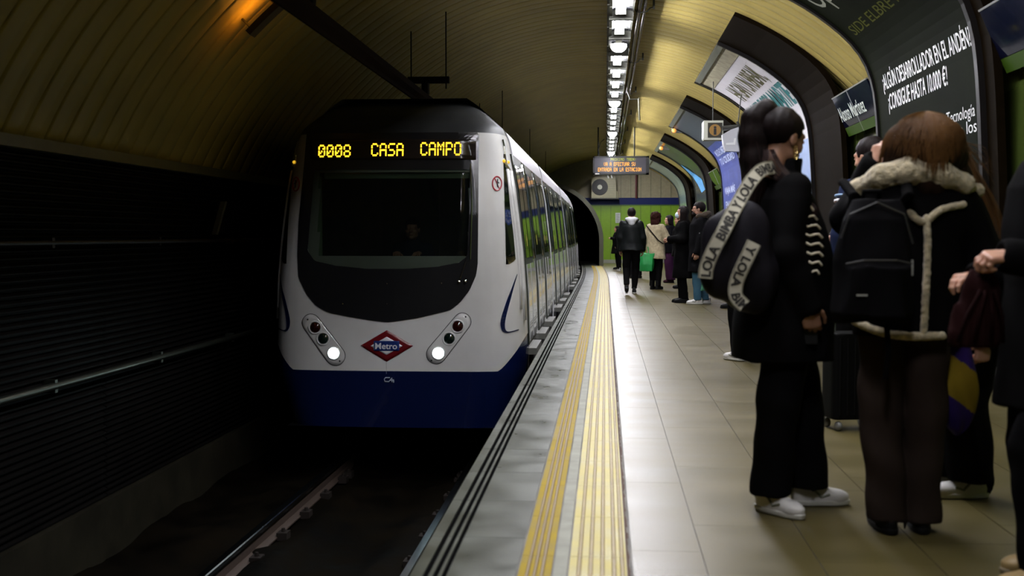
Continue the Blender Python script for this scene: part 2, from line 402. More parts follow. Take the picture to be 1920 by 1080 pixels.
# arc length where z equals ..
def s_at(z): return interp(-z, [-p[1] for p in PS], arc)
ptext(p1, 'headline', "¿ALGÚN DESARROLLADOR EN EL ANDÉN?", M_white, 12.42, s_at(2.735), 0.235, yspan=2.90, bold=0.002)
ptext(p1, 'headline', "¡CONSIGUE HASTA 10.000 €!", M_white, 12.30, s_at(2.51), 0.235, yspan=2.05, bold=0.002)
ptext(p1, 'body_text', "Únete a nuestro equipo de Tecnología", M_white, 12.3, s_at(2.17), 0.15, yspan=2.72)
ptext(p1, 'body_text', "en Madrid y cuéntanos a los", M_white, 12.3, s_at(2.04), 0.15, yspan=2.75)
ptext(p1, 'slogan', "Openwe", mat('ink_grey', (0.20, 0.21, 0.16), 0.5), 12.55, 0.80, 0.5, yspan=1.6, bold=0.002)
ptext(p1, 'slogan', "SIDE ELBRE PARA EL", mat('ink_olive', (0.055, 0.06, 0.004), 0.6, spec=.1), 12.5, s_at(3.36), 0.19, yspan=3.0)
M_p2 = mat('poster_white', (0.74, 0.71, 0.74), 0.45, noise=0.04)
p2 = poster(16.9, 20.9, (14.9, 21.4), M_p2, 'white curved advert with olive and teal capitals and a pale blue lower half', 0.05)
M_olive = mat('ink_brown', (0.10, 0.095, 0.035), 0.5); M_teal = mat('ink_teal', (0.045, 0.20, 0.20), 0.5)
ptext(p2, 'headline', "HAGAN UN BREAK,", M_olive, 20.3, 0.94, 0.58, yspan=2.9, bold=0.012)
ptext(p2, 'headline', "MERECES MARTE", M_teal, 20.3, 1.50, 0.62, yspan=3.2, bold=0.014)
mb = MB(); sweep(mb, 16.9, 20.9, 0.11, 0.36, 0.06, 0.064); mb.build('torn_paper', mat('torn_paper', (0.30, 0.27, 0.17), 0.8, noise=0.3), p2)
mb = MB(); sweep(mb, 16.9, 20.9, s_at(2.62), ARC-0.04, 0.06, 0.063); mb.build('picture_sky', mat('print_sky', (0.36, 0.47, 0.72), 0.5, noise=0.08), p2)
# printed figures in the lower half: a dark curved shape, a building front and a green field
def blob(par, name, pts, m, off=0.066):
    n = len(pts); mb = MB(); mb.add([(lambda q: (q[0], y, q[1]))(ppt(s_at(z), off)) for y, z in pts], [tuple(range(n))]); return mb.build(name, m, par)
def strip(par, name, left, right, m, off=0.066):
    mb = MB(); mb.grid([[(lambda q: (q[0], y, q[1]))(ppt(s_at(z), off)) for y, z in row] for row in zip(left, right)]); return mb.build(name, m, par)
strip(p2, 'printed_shape', [(20.9, 2.62), (20.0, 2.45), (19.2, 2.2), (18.7, 1.9), (18.4, 1.5), (18.3, 0.9)], [(19.9, 2.62), (18.9, 2.42), (18.2, 2.15), (17.8, 1.9), (17.6, 1.5), (17.5, 0.9)], mat('print_dark', (0.03, 0.045, 0.035), 0.5))
strip(p2, 'printed_shape', [(18.3, 2.0), (18.1, 1.6), (18.0, 1.2), (18.0, 0.56)], [(17.6, 2.0), (17.0, 1.6), (16.92, 1.2), (16.92, 0.56)], mat('print_green', (0.17, 0.33, 0.33), 0.5, noise=0.3, nscale=5), 0.069)
strip(p2, 'printed_building', [(20.85, 2.2), (20.85, 1.6), (20.85, 0.9)], [(19.5, 2.2), (19.0, 1.6), (18.8, 0.9)], mat('print_rose', (0.34, 0.25, 0.20), 0.5, noise=0.4, nscale=4), 0.068)
for i in range(3):
    strip(p2, 'printed_window', [(20.7-0.55*i, 2.0-0.05*i), (20.7-0.55*i, 1.0)], [(20.4-0.55*i, 2.0-0.05*i), (20.4-0.55*i, 1.0)], mat('print_pane', (0.42, 0.5, 0.78), 0.5), 0.070)
M_p3 = mat('poster_blue', (0.06, 0.085, 0.32), 0.35, noise=0.2, nscale=2)
p3 = poster(25.2, 29.4, (23.6, 30.0), M_p3, 'blue curved advert with blurred white lettering, third along the wall', 0.05)
for k, (s, yy, L) in enumerate(((1.5, 28.9, 2.4), (1.75, 28.9, 3.0), (2.5, 28.9, 2.2), (2.85, 28.9, 2.9), (3.2, 28.8, 2.5), (3.55, 28.8, 2.9))):
    ptext(p3, 'headline', ["MUCHO METRO", "TU CIUDAD", "VIAJA MÁS", "EN METRO", "CADA DIA", "CONTIGO"][k], mat('ink_pale_blue', (0.55, 0.62, 0.85), 0.5), yy, s, 0.24, yspan=L, bold=0.006)
mb = MB(); sweep(mb, 25.2, 29.4, 0.1, 1.15, 0.06, 0.063); mb.build('poster_top', mat('print_slate', (0.06, 0.075, 0.10), 0.4), p3)
p4 = poster(34.0, 38.0, (32.4, 38.5), mat('poster_film', (0.05, 0.06, 0.045), 0.18, noise=0.6, nscale=1.2), 'dark glossy curved advert with a bright blue splash, fourth along the wall', 0.05)
strip(p4, 'printed_splash', [(37.9, 3.5), (37.4, 3.1), (36.6, 2.8), (35.6, 2.5)], [(37.7, 3.55), (36.4, 3.15), (34.9, 2.9), (34.3, 2.55)], mat('print_azure', (0.10, 0.35, 0.65), 0.4))
p5 = poster(42.2, 46.2, (40.8, 46.8), mat('poster_glossgreen', (0.16, 0.22, 0.17), 0.2, noise=0.5, nscale=2), 'narrow looking grey green curved advert at the far end of the platform', 0.05)
# station name band between the posters
M_navy = mat('band_navy', (0.003, 0.004, 0.014), 0.08, spec=0.5, coat=0.35); M_lime = mat('band_lime', (0.028, 0.062, 0.003), 0.4)
def band_pt(k): # k 0 top .. 1 bottom
    return (2.90+0.21*k, 2.915-0.46*k)
def band(y0, y1, label, txt=None, yl=None, yr=None):
    t = tag(empty('station_name_band'), label, 'sign', 'station name bands')
    def board(k0, k1, th, m, name, ya=y0, yb=y1):
        a, b = band_pt(k0), band_pt(k1); nx, nz = -0.46*th/0.506, -0.21*th/0.506
        mb = MB().prism([a, b, (b[0]+nx, b[1]+nz), (a[0]+nx, a[1]+nz)][::-1], 'y', ya, yb)
        return mb.build(name, m, t)
    board(-0.03, 0.76, 0.02, M_navy, 'name_panel'); board(0.77, 1.0, 0.022, M_lime, 'lime_stripe')
    board(-0.06, -0.03, 0.026, mat('band_trim', (0.5, 0.5, 0.48), 0.3, metal=0.6), 'edge_trim')
    y = y0+1.05
    while y < y1-0.3:
        board(-0.03, 1.0, 0.025, mat('band_trim', (0.5, 0.5, 0.48), 0.3), 'panel_joint', y, y+0.012); y += 2.0
    if txt:
        def fn(x, y, z):
            k = 0.60-y/0.5; q = band_pt(k); return (q[0]-0.0205*0.91-0.004, yl-x, q[1]-0.0205*0.415-0.002)
        text_mb(txt, 0.26, 'LEFT', 0.002, (yl-yr)/text_w(txt, 0.26), fn=fn).build('station_name', mat('ink_sign', (0.62, 0.66, 0.60), 0.4), t)
    return t
band(12.97, 14.88, 'navy station name sign with a lime stripe, left of the black advert', 'Alonso Martínez', 14.86, 13.5)
band(-2.0, 9.15, 'navy and lime name band in the upper right corner, right of the black advert')
band(21.45, 23.55, 'dark name band between the white and the blue curved adverts', 'Alonso Martínez', 23.3, 21.9)
band(30.05, 32.35, 'dark name band beyond the blue curved advert')
# blue information panel under the band
t = tag(empty('blue_notice_board', (3.19, 13.15, 2.20)), 'small bright blue notice with white text under the station name', 'notice')
MB().box(-0.035, 0, -0.45, 0.45, -0.24, 0.14).build('panel', mat('notice_blue', (0.015, 0.07, 0.42), 0.3, emis=(0.015, 0.08, 0.5), es=0.25), t)
m_ = MB()
for i, (tx, sz) in enumerate((("Zona", 0.13), ("equipada", 0.11), ("desfibrilador", 0.09))):
    text_mb(tx, sz, 'LEFT', 0.001, mb=m_, fn=lambda x, y, z, i=i: (-0.037, 0.38-x, 0.02-0.115*i+y))
m_.build('notice_text', M_white, t)
# end wall
M_lime2 = mat('end_wall_green', (0.16, 0.30, 0.004), 0.35, noise=0.06); M_clad = mat('end_cladding', (0.24, 0.21, 0.12), 0.5, noise=0.1)
TX, TR = -2.45, 2.22                     # tunnel mouth centre and radius
def tunnel_x(z): 
    if z < 0.95: return TX+TR
    return TX+math.sqrt(max(0, TR*TR-(z-0.95)**2*(TR/2.16)**2)) if z < 3.1 else TX
def end_part(z0, z1, m, name, xr=3.3, y=YE, n=12, xl=None):
    mb = MB(); rows = []
    for k in range(n+1):
        z = z0+(z1-z0)*k/n; rows.append([(max(tunnel_x(z), xl if xl is not None else -9), y, z), (xr, y, z)])
    mb.grid(rows); return mb.build(name, m)
struct(end_part(0, 2.42, M_lime2, 'wall_back_green'), 'lime green panelled end wall')
struct(end_part(2.42, 2.47, mat('green_trim', (0.05, 0.12, 0.01), 0.4), 'trim_2', y=YE-0.02))
struct(end_part(2.47, 2.76, mat('end_band_navy', (0.003, 0.009, 0.07), 0.5, spec=.2), 'trim_3', y=YE-0.03), 'navy band on the end wall')
struct(end_part(2.76, 4.5, M_clad, 'wall_back', n=30), 'grey vertical cladding of the end wall')
mb = MB()
for k in range(14):
    x = -0.2+k*0.42; mb.box(x, x+0.012, YE-0.02, YE, 0.12, 2.42); mb.box(x, x+0.014, YE-0.02, YE, 2.76, 4.4)
mb.build('panel_seams', mat('seam_dark', (0.05, 0.06, 0.02), 0.6)); struct(bpy.data.objects['panel_seams']); bpy.data.objects['panel_seams'].name = 'trim_4'
struct(MB().box(-0.2, 3.2, YE-0.12, YE, 0, 0.14).build('baseboard_back', mat('base_grey', (0.25, 0.25, 0.2), 0.5)))
mb = MB()   # left remainder of the end wall and the tunnel tube
for s in (1,):
    rows = []
    for k in range(25):
        a = math.pi*k/24; x = TX-TR*math.cos(a); z = 0.95+2.16*math.sin(a)
        rr = 6.0; rows.append([(x, YE, z), (TX-rr*math.cos(a), YE, 0.95+rr*math.sin(a))])
    mb.grid([r for r in rows if r[0][0] <= TX+0.02])
mb.add([(-9, YE, -1.4), (TX-TR, YE, -1.4), (TX-TR, YE, 0.95), (-9, YE, 0.95)], [(0,1,2,3)])
struct(mb.build('wall_portal', mat('portal_wall', (0.02, 0.018, 0.010), 0.8)), 'dark wall around the tunnel mouth')
arch = [(TX-TR, -1.4)]+[(TX-TR*math.cos(math.pi*k/24), 0.95+2.16*math.sin(math.pi*k/24)) for k in range(25)]+[(TX+TR, -1.4)]
mb = MB().grid([[(x, y, z) for x, z in arch] for y in (YE-4.5, YE, YE+9)])
mb.add([(x, YE+9, z) for x, z in arch], [tuple(range(len(arch)))])
struct(mb.build('wall_tunnel', mat('tunnel_soot', (0.02, 0.018, 0.016), 0.9)), 'sooty lining of the running tunnel')
mb = MB(); out = [(TX+(x-TX)*1.07, 0.95+(z-0.95)*1.07 if z > 0.95 else z) for x, z in arch]
rows = []
for (x, z), (xo, zo) in zip(arch, out): rows.append([(x, YE-4.6, z), (xo, YE-4.6, zo), (xo, YE-4.3, zo), (xo, YE, zo)])
mb.grid(rows); struct(mb.build('trim_5', mat('portal_rim', (0.07, 0.07, 0.045), 0.6)), 'concrete rim of the tunnel mouth')
MB().box(-6, 5, YE+9, YE+9.1, -2, 6).build('wall_end_tunnel', mat('tunnel_soot', (0,0,0))); struct(bpy.data.objects['wall_end_tunnel'])
struct(MB().box(-4.7, 3.5, -3.2, -3.05, -1.5, 4.8).build('wall_front', mat('rear_wall', (0.12, 0.12, 0.09), 0.8)), 'wall behind the camera')
# purlin rib arch near the end wall
# ------------------------------------------------------------------ light strip
LX, LZ = 0.19, 4.08
M_hous = mat('fixture_housing', (0.035, 0.035, 0.026), 0.6, spec=.2); M_refl = mat('fixture_reflector', (0.016, 0.016, 0.018), 0.4, spec=.3)
M_tube = mat('tube_light', (1, 1, 1), 0.5, emis=(0.93, 0.93, 1.0), es=TUBE_E)
M_globe = mat('globe_light', (1, 1, 1), 0.5, emis=(0.97, 0.96, 1.0), es=30.0)
M_wire = mat('dark_wire', (0.02, 0.02, 0.015), 0.5)
def fixture(globe):
    t = empty('ceiling_light_globe' if globe else 'ceiling_light', (LX, 0, LZ)); L = 0.73; W = 0.165
    mb = MB()
    for s in (-1, 1):
        mb.box(s*W-0.012, s*W+0.012, -L, L, -0.14 if s < 0 else 0.065, 0.10)
        if s < 0: mb.box(-W, -0.11, -L, L, 0.0, 0.008)
    mb.box(-W, W, -L, L, 0.09, 0.10); mb.box(-W, W, -L, -L+0.015, -0.05, 0.1); mb.box(-W, W, L-0.015, L, -0.05, 0.1)
    mb.build('housing', M_hous, t)
    mb = MB()
    prof = [(-0.14, 0.0), (-0.13, 0.055), (-0.08, 0.08), (0, 0.06), (0.08, 0.08), (0.13, 0.075), (0.15, 0.066)]
    n = 14
    rows = [[(x, -L+0.02+(2*L-0.04)*k/n, z+(0.006 if k % 2 else -0.006)) for x, z in prof] for k in range(n+1)]
    mb.grid(rows); mb.build('reflector', M_refl, t)
    if globe:
        MB().lathe([(0.001, -0.085), (0.06, -0.075), (0.10, -0.045), (0.125, 0.0), (0.12, 0.035), (0.001, 0.05)], (0, 0, -0.03), 20).build('globe', M_globe, t, True)
        MB().tube([(0, 0, 0.0), (0, 0, 0.09)], 0.05, 10).build('stem', M_hous, t)
    else:
        for x in (-0.042, 0.042):
            MB().tube([(x, -0.58, 0.02), (x, 0.58, 0.02)], 0.019, 8).build('fluorescent_tube', M_tube, t, True)
            for y in (-0.62, 0.62): pass
        mb = MB()
        for y in (-0.60, 0.60): mb.box(-0.07, 0.07, y-0.02, y+0.02, -0.005, 0.06)
        mb.build('lamp_holder', M_hous, t)
    for y in (-L*0.98, 0.0, L*0.98)if not globe else (-L*0.98, L*0.98): MB().tube([(-0.14, y, -0.02), (0.14, y, -0.02)], 0.006, 6).build('guard_wire', M_wire, t)
    return t
fx = fixture(False); fg = fixture(True)
tag(fx, 'long twin tube fluorescent light in the bright ceiling strip', 'ceiling light', 'twin tube lights in the ceiling strip')
tag(fg, 'round white globe lamp set in the bright ceiling strip', 'ceiling light', 'globe lamps in the ceiling strip')
y0s = 17.5-1.5*11
usedx = usedg = False
for i in range(31):
    y = y0s+1.5*i; g = ((i-11) % 5 == 0)
    if g: o = fg if not usedg else copy_tree(fg); usedg = True
    else: o = fx if not usedx else copy_tree(fx); usedx = True
    o.location = (LX, y, LZ)
# conduits beside the strip
t = tag(empty('cable_conduit', (0.44, 0, 4.22)), 'pair of dark conduits clamped beside the ceiling light strip', 'conduit')
for x, z, r in ((0.0, 0.0, 0.030), (0.075, 0.01, 0.022)):
    MB().tube([(x, y, z) for y in frange(0, 44, 4)], r, 10).build('pipe', mat('conduit_dark', (0.10, 0.075, 0.05), 0.25, metal=0.8), t, True)
for y in frange(2, 43, 4.5):
    mb = MB(); mb.tube([(-0.05, y, 0.0), (-0.04, y, -0.035), (0.03, y, -0.045), (0.11, y, -0.03), (0.14, y, 0.01), (0.2, y, 0.03)], 0.009, 6)
    mb.box(0.18, 0.21, y-0.015, y+0.015, 0.0, 0.16); mb.build('clamp', M_wire, t)
t = tag(empty('fixture_stand', (0.62, 24.0, 4.0)), 'thin bracket with hanging rod right of the ceiling lights', 'bracket')
MB().tube([(-0.2, 0, 0.25), (-0.12, 0, 0.02), (0.06, 0, 0.02), (0.07, 0, 0.05)], 0.014, 6).build('arm', M_wire, t)
MB().tube([(0.06, 0, 0.03), (0.08, 0, -0.42)], 0.022, 8).build('rod', mat('rod_grey', (0.05, 0.045, 0.02), 0.5), t)
# ------------------------------------------------------------------ rigid overhead conductor
t = tag(empty('overhead_conductor', (-2.25, 0, 2.87)), 'dark rigid overhead power rail hung above the track', 'power rail')
mb = MB(); prof = [(-0.055, 0.0), (-0.02, -0.055), (-0.012, -0.085), (0.012, -0.085), (0.02, -0.055), (0.055, 0.0), (0.05, 0.07), (0.02, 0.085), (-0.02, 0.085), (-0.05, 0.07)]
mb.grid([[(bend(x, y), y, z) for x, z in prof] for y in frange(-1, YE+5, 2)], True); mb.build('conductor_bar', mat('bar_brown', (0.010, 0.005, 0.003), 0.8, spec=.02), t)
for y in (8.6, 14.2, 22.0, 30.0, 38.0):
    mb = MB(); mb.box(-0.22, 0.30, y-0.035, y+0.035, 0.22, 0.30) if y > 9 else mb.box(-0.3, 0.25, y-0.035, y+0.035, 0.22, 0.30)
    for x in ((-0.18, 0.26) if y > 9 else (-0.2, 0.2)):
        X = -2.25+x; zt = VC[1]+math.sqrt(VR**2-(X-VC[0])**2)-2.87-0.02; mb.tube([(x, y, 0.15), (x, y, zt)], 0.009, 6)
    mb.tube([(0, y, 0.08), (0, y, 0.24)], 0.05, 8); mb.build('support_arm', mat('support_dark', (0.008, 0.007, 0.006), 0.7, spec=.1), t)
# transverse wall lamp with the warm glow
t = tag(empty('vault_lamp', (0, 0, 0)), 'dark transverse lamp bar throwing amber light on the left vault', 'lamp')
q0, q1 = P(455, 76, Y=9.3), P(560, 30, Y=9.3)
def vault_angle(p): return math.atan2(p.z-VC[1], p.x-VC[0])
def on_vault(u, v, off):
    # intersect the pixel ray with the vault cylinder
    d = CM @ Vector(((u-960)/F, (540-v)/F, -1.0)); R = VR-off
    ox, oz = -VC[0], CZ-VC[1]; A = d.x**2+d.z**2; B = 2*(ox*d.x+oz*d.z); C_ = ox*ox+oz*oz-R*R
    tt = (-B+math.sqrt(B*B-4*A*C_))/(2*A); return Vector((0, 0, CZ))+d*tt
qa, qb = on_vault(465, 66, 0.25), on_vault(545, 30, 0.25)
yv = (qa.y+qb.y)/2
aa, ab = vault_angle(qa), vault_angle(qb)
mb = MB(); rows = []
for k in range(13):
    a = aa+(ab-aa)*1.25*k/12
    rows.append([(*(lambda q: (q[0], yy, q[1]))(vpt(a, o)),) for yy, o in ((yv-0.085, 0.215), (yv+0.06, 0.215), (yv+0.06, 0.16), (yv-0.085, 0.16))])
mb.grid(rows, True); n0 = 0; mb.f += [(0,1,2,3), tuple(12*4+k for k in (3,2,1,0))]; mb.mi += [0, 0]
mb.build('lamp_bar', mat('lamp_bar_black', (0.006, 0.006, 0.006), 0.5), t)
mb = MB(); rows = []
for k in range(13):
    a = aa+(ab-aa)*(0.1+0.8*k/12)
    rows.append([(*(lambda q: (q[0], yy, q[1]))(vpt(a, o)),) for yy, o in ((yv-0.05, 0.158), (yv+0.0, 0.158), (yv+0.0, 0.150), (yv-0.05, 0.150))])
mb.grid(rows, True); mb.build('amber_strip', mat('amber_glow', (1, .5, .1), 0.5, emis=(1.0, 0.36, 0.03), es=26.0), t)
mb = MB()
for k in (0.1, 0.9):
    a = aa+(ab-aa)*k; mb.tube([(*(lambda q: (q[0], yv+0.08, q[1]))(vpt(a, o)),) for o in (0.2, 0.0)], 0.012, 6)
mb.build('fixing', M_wire, t)
# ------------------------------------------------------------------ hanging LED sign, AC unit, box with i, speaker
def led_sign():
    Y = 33.0; a = P(1112, 293, Y=Y); b = P(1217, 327, Y=Y); W = b.x-a.x; H = a.z-b.z
    t = tag(empty('train_announcement_display', (a.x, Y, b.z)), 'hanging amber LED display announcing the train, under the light strip', 'display')
    mb = MB(); mb.box(0, W, 0.0, 0.3, 0, 0.045); mb.box(0, W, 0, 0.3, H-0.045, H); mb.box(0, 0.05, 0, 0.3, 0, H); mb.box(W-0.09, W, 0, 0.3, 0, H); mb.box(0.02, W-0.02, 0.03, 0.3, 0.02, H-0.02)
    mb.build('display_case', mat('case_black', (0.01, 0.01, 0.01), 0.4), t)
    MB().box(0.05, W-0.09, 0.015, 0.028, 0.045, H-0.045).build('screen', mat('screen_grey', (0.10, 0.095, 0.115), 0.12, rvar=0.05, nscale=3), t)
    am = mat('led_amber', (0, 0, 0), 0.5, emis=(1.0, 0.42, 0.04), es=2.2); gr = mat('led_lime', (0, 0, 0), 0.5, emis=(0.55, 0.62, 0.02), es=1.2)
    cw = (W-0.24)/(24*6); ch = 0.0155
    mb = MB(); led(mb, "VA A EFECTUAR SU", 0.05+cw*6*4.6, H-0.175, cw, ch, 0.012); led(mb, "ENTRADA EN LA ESTACION", 0.05+cw*6*1.6, H-0.33, cw, ch, 0.012); mb.build('led_text', am, t)
    mb = MB(); led(mb, "PROXIMO TREN:", 0.05+cw*6*8, H-0.055, cw, ch*0.75, 0.012); mb.build('led_text', gr, t)
    for x in (W*0.09, W*0.74):
        MB().tube([(x, 0.15, H), (x, 0.15, 4.3-b.z)], 0.02, 8).build('hanging_rod', M_wire, t)
    mb = MB(); mb.tube([(W*0.12, 0.1, H), (W*0.09, 0.1, H+0.2), (W*0.14, 0.1, H+0.42), (W*0.2, 0.1, H+0.5)], 0.012, 6); mb.build('cable', M_wire, t)
    MB().box(0.06, 0.18, -0.005, 0.0, 0.008, 0.04).build('sticker', M_white, t)
    mb = MB()
    for x in (0.42, 0.52): mb.tube([(x, 0.1, -0.01), (x+0.03, 0.08, -0.10)], 0.022, 8)
    mb.build('camera_pair', mat('cam_white', (0.7, 0.7, 0.65), 0.4), t)
led_sign()
def ac_unit():
    Y = YE-0.55; a = P(1109, 333, Y=Y); b = P(1155, 371, Y=Y); W = b.x-a.x; H = a.z-b.z
    t = tag(empty('air_conditioner', (a.x, Y, b.z)), 'beige outdoor air conditioning unit mounted high beside the tunnel mouth', 'air conditioner')
    mb = MB().box(0, W, 0.01, 0.35, 0, H); mb.build('casing', mat('ac_beige', (0.27, 0.25, 0.15), 0.5, noise=0.06), t)
    c = (W*0.34, 0, H*0.53); R = H*0.40
    MB().lathe([(0.001, 0.004), (R, 0.004), (R, -0.006), (R*0.97, -0.012)], c, 28, 'y').build('fan_grille', mat('ac_dark', (0.012, 0.012, 0.01), 0.5), t)
    mb = MB()
    for r in (0.45, 0.65, 0.85): mb.lathe([(R*r-0.005, -0.014), (R*r, -0.018), (R*r+0.005, -0.014)], c, 28, 'y')
    mb.build('guard_ring', mat('guard_grey', (0.03, 0.03, 0.025), 0.5), t)
    MB().lathe([(0.001, -0.025), (R*0.28, -0.022), (R*0.3, -0.01)], c, 16, 'y').build('fan_hub', mat('ac_hub', (0.4, 0.4, 0.32), 0.5), t)
    mb = MB()
    for k in range(7): mb.box(W*0.68, W*0.97, -0.002, 0.008, H*(0.12+0.11*k), H*(0.135+0.11*k))
    mb.build('louvre', mat('ac_slot', (0.2, 0.19, 0.13), 0.6), t)
    mb = MB().box(-0.03, W+0.12, 0.0, 0.55, -0.05, -0.005); mb.build('shelf_bracket', M_wire, t)
    mb = MB().tube([(W+0.0, 0.1, H*0.3), (W+0.05, 0.1, H*0.3), (W+0.05, 0.1, -0.02)], 0.03, 8); mb.build('service_pipe', mat('ac_beige', (0.4,)*3), t)
ac_unit()
t = tag(empty('wall_paper_notice', (0, 0, 0)), 'white paper notice taped on the green end wall', 'notice')
a = P(1154, 399, Y=YE-0.03); b = P(1163, 418, Y=YE-0.03); MB().box(a.x, b.x, YE-0.03, YE-0.004, b.z, a.z).build('sheet', mat('paper_grey', (0.5, 0.52, 0.48), 0.7), t)
m_ = MB()
for k in range(6): m_.box(a.x+0.03, b.x-0.04-0.02*(k % 2), YE-0.034, YE-0.03, a.z-0.08-0.06*k, a.z-0.065-0.06*k)
m_.build('printed_lines', mat('ink_dark', (0.08, 0.08, 0.08), 0.7), t)
# red downpipe on the cladding
a = P(1193, 330, Y=YE-0.1); tag(MB().tube([(a.x, YE-0.08, 2.74), (a.x, YE-0.08, 4.0)], 0.05, 10).build('downpipe', mat('pipe_maroon', (0.08, 0.015, 0.012), 0.5)), 'dark red vertical pipe on the grey cladding above the end wall', 'pipe')
def info_box():
    Y = 20.0; a = P(1320, 226, Y=Y); b = P(1356, 262, Y=Y); W = b.x-a.x; H = a.z-b.z
    t = tag(empty('information_box', (a.x, Y, b.z)), 'white cube light box with a round i symbol hanging from the vault', 'sign')
    MB().box(0, W, 0, 0.30, 0, H).build('box_body', mat('box_cream', (0.55, 0.55, 0.45), 0.5), t)
    MB().box(-0.012, 0.0, 0.02, 0.28, 0.02, H-0.02).build('lit_side', mat('box_lit', (0.8, 0.8, 0.8), 0.4, emis=(0.8, 0.8, 0.75), es=0.25), t)
    MB().box(W*0.2, W*0.94, -0.012, 0.0, H*0.12, H*0.88).build('symbol_panel', mat('panel_dark', (0.022, 0.02, 0.012), 0.4), t)
    c = (W*0.57, -0.013, H*0.5)
    MB().lathe([(0.001, 0.0), (H*0.30, 0.0)], c, 24, 'y').build('symbol_disc', mat('disc_amber', (0.28, 0.15, 0.03), 0.5), t)
    text_mb('i', H*0.62, 'CENTER', 0.008, 1.3, fn=lambda x, y, z: (c[0]+x, -0.016, c[2]-H*0.22+y)).build('symbol_letter', mat('ink_black', (0.01, 0.01, 0.01), 0.5), t)
    MB().tube([(W/2, 0.15, H), (W/2, 0.15, 3.86-b.z)], 0.008, 8).build('hanging_rod', M_wire, t)
    return t
info_box()
def speaker():
    Y = 19.0; c = P(1372, 262, Y=Y)
    t = tag(empty('wall_speaker', c), 'white wedge shaped speaker on a bracket beside the i box', 'speaker')
    pts = [(-0.16, 0.08), (-0.02, 0.16), (0.10, 0.20), (0.17, -0.20), (-0.10, -0.19), (-0.14, -0.08)]
    MB().prism(pts, 'y', -0.08, 0.12).build('speaker_body', mat('speaker_white', (0.66, 0.66, 0.70), 0.25), t)
    MB().prism([(-0.10, -0.06), (0.02, -0.05), (0.03, 0.02), (0.06, 0.02), (0.05, -0.09), (-0.10, -0.09)], 'y', -0.087, -0.08).build('reflective_label', mat('label_white', (0.95, 0.95, 0.95), 0.3), t)
    mb = MB(); mb.tube([(0.09, 0.02, 0.30), (0.17, 0.02, 0.05), (0.22, 0.02, -0.26)], 0.022, 8); mb.build('bracket', M_wire, t)
    mb = MB(); mb.tube([(-0.15, 0.04, 0.19), (0.1, 0.02, 0.21)], 0.04, 8); mb.tube([(0.1, 0.02, 0.25), (0.15, 0.02, 0.74)], 0.010, 6); mb.build('mounting_arm', M_wire, t)
    mb = MB(); mb.tube([(0.14, -0.02, -0.22), (0.13, -0.02, -0.30)], 0.03, 8); mb.build('lens', M_steel, t)
speaker()
# small amber lamps at the top of the far casings
for u, v, yy, lab in ((1264, 245, 26.5, 'tiny amber lamp at the top of the blue curved advert'), (1240, 278, 35.0, 'tiny amber lamp at the top of the fourth curved advert')):
    c = on_vault(u, v, 0.16)
    t = tag(empty('marker_lamp', c), lab, 'lamp')
    MB().lathe([(0.001, -0.05), (0.05, -0.04), (0.06, 0.02), (0.02, 0.06)], (0,0,0), 12, 'y').build('lamp_lens', mat('lamp_orange', (0.8, .4, .1), 0.4, emis=(1, 0.4, 0.08), es=0.7), t, True)
    MB().box(-0.06, 0.25, 0.03, 0.12, -0.05, 0.10).build('lamp_base', M_steel, t)
# benches along the wall
def bench(y0, n, lab):
    t = tag(empty('bench', (2.70, y0, 0)), lab, 'bench')
    MB().box(-0.24, 0.24, 0, n, 0.42, 0.47).build('seat', mat('bench_granite', (0.12, 0.12, 0.10), 0.4, noise=0.2), t)
    MB().box(0.24, 0.30, 0, n, 0.47, 0.9).build('backrest', mat('bench_granite', (0.1,)*3), t)
    for y in (0.15, n-0.25): MB().box(-0.18, 0.18, y, y+0.10, 0, 0.42).build('leg', M_steel, t)
bench(11.9, 2.6, 'grey bench against the green wall behind the standing women')
bench(17.6, 2.6, 'grey bench under the white curved advert')
bench(27.5, 2.4, 'far grey bench beside the beige coated woman')
# ================================================================== METRO TRAIN
TXC, TYF = -2.17, F/185.0
train = tag(empty('metro_train', (TXC, TYF, 0)), 'white and blue metro train pulling in on the track, amber destination display and bright headlights', 'train')
M_twhite = mat('train_white', (0.59, 0.585, 0.565), 0.2, noise=0.05, nscale=3, coat=0.6)
M_tblue = mat('train_blue', (0.002, 0.007, 0.045), 0.25, coat=0.5)
M_tblack = mat('train_black', (0.010, 0.010, 0.011), 0.16)
M_troof = mat('train_roof', (0.012, 0.013, 0.013), 0.5, noise=0.2, spec=.3)
M_rubber = mat('rubber_seal', (0.008, 0.008, 0.008), 0.6)
BZ = [-0.80, -0.3, 0.0, 0.6, 1.0, 1.7, 2.2, 2.32, 2.45, 2.55, 2.62, 2.665]
BW = [1.25, 1.335, 1.355, 1.335, 1.305, 1.225, 1.135, 1.085, 0.95, 0.84, 0.75, 0.68]
NX = [0, .3, .6, .68, .76, .84, .90, .95, .985, 1.0]
NY = [0, .005, .018, .028, .048, .090, .150, .25, .42, .64]
def W_(z): return interp(z, BZ, BW)
def y0_(z): return interp(z, [-0.8, -0.21, 0.9, 1.4, 2.25, 2.33, 2.45, 2.55, 2.62, 2.665], [0.06, 0.0, 0.01, 0.03, 0.12, 0.20, 0.36, 0.56, 0.78, 1.0])
def nfun(n, z):
    """n in -1..1 across the nose"""
    a = abs(n); yb = interp(a, NX, NY); k = 1.0-0.0
    # the corner is rounder at the bottom of the mask, sharper at the roof
    return (W_(z)*n, y0_(z)+yb*(1 if z < 2.25 else max(0.25, 1-(z-2.25)*1.6)), z)
def ny(x, z, off=0.0):
    n = max(-1, min(1, x/W_(z))); return (x, nfun(n, z)[1]-off, z)
def pix(p):
    q = CM.transposed() @ (Vector(p)-Vector((0, 0, CZ))); return (960-F*q.x/q.z, 540+F*q.y/q.z)
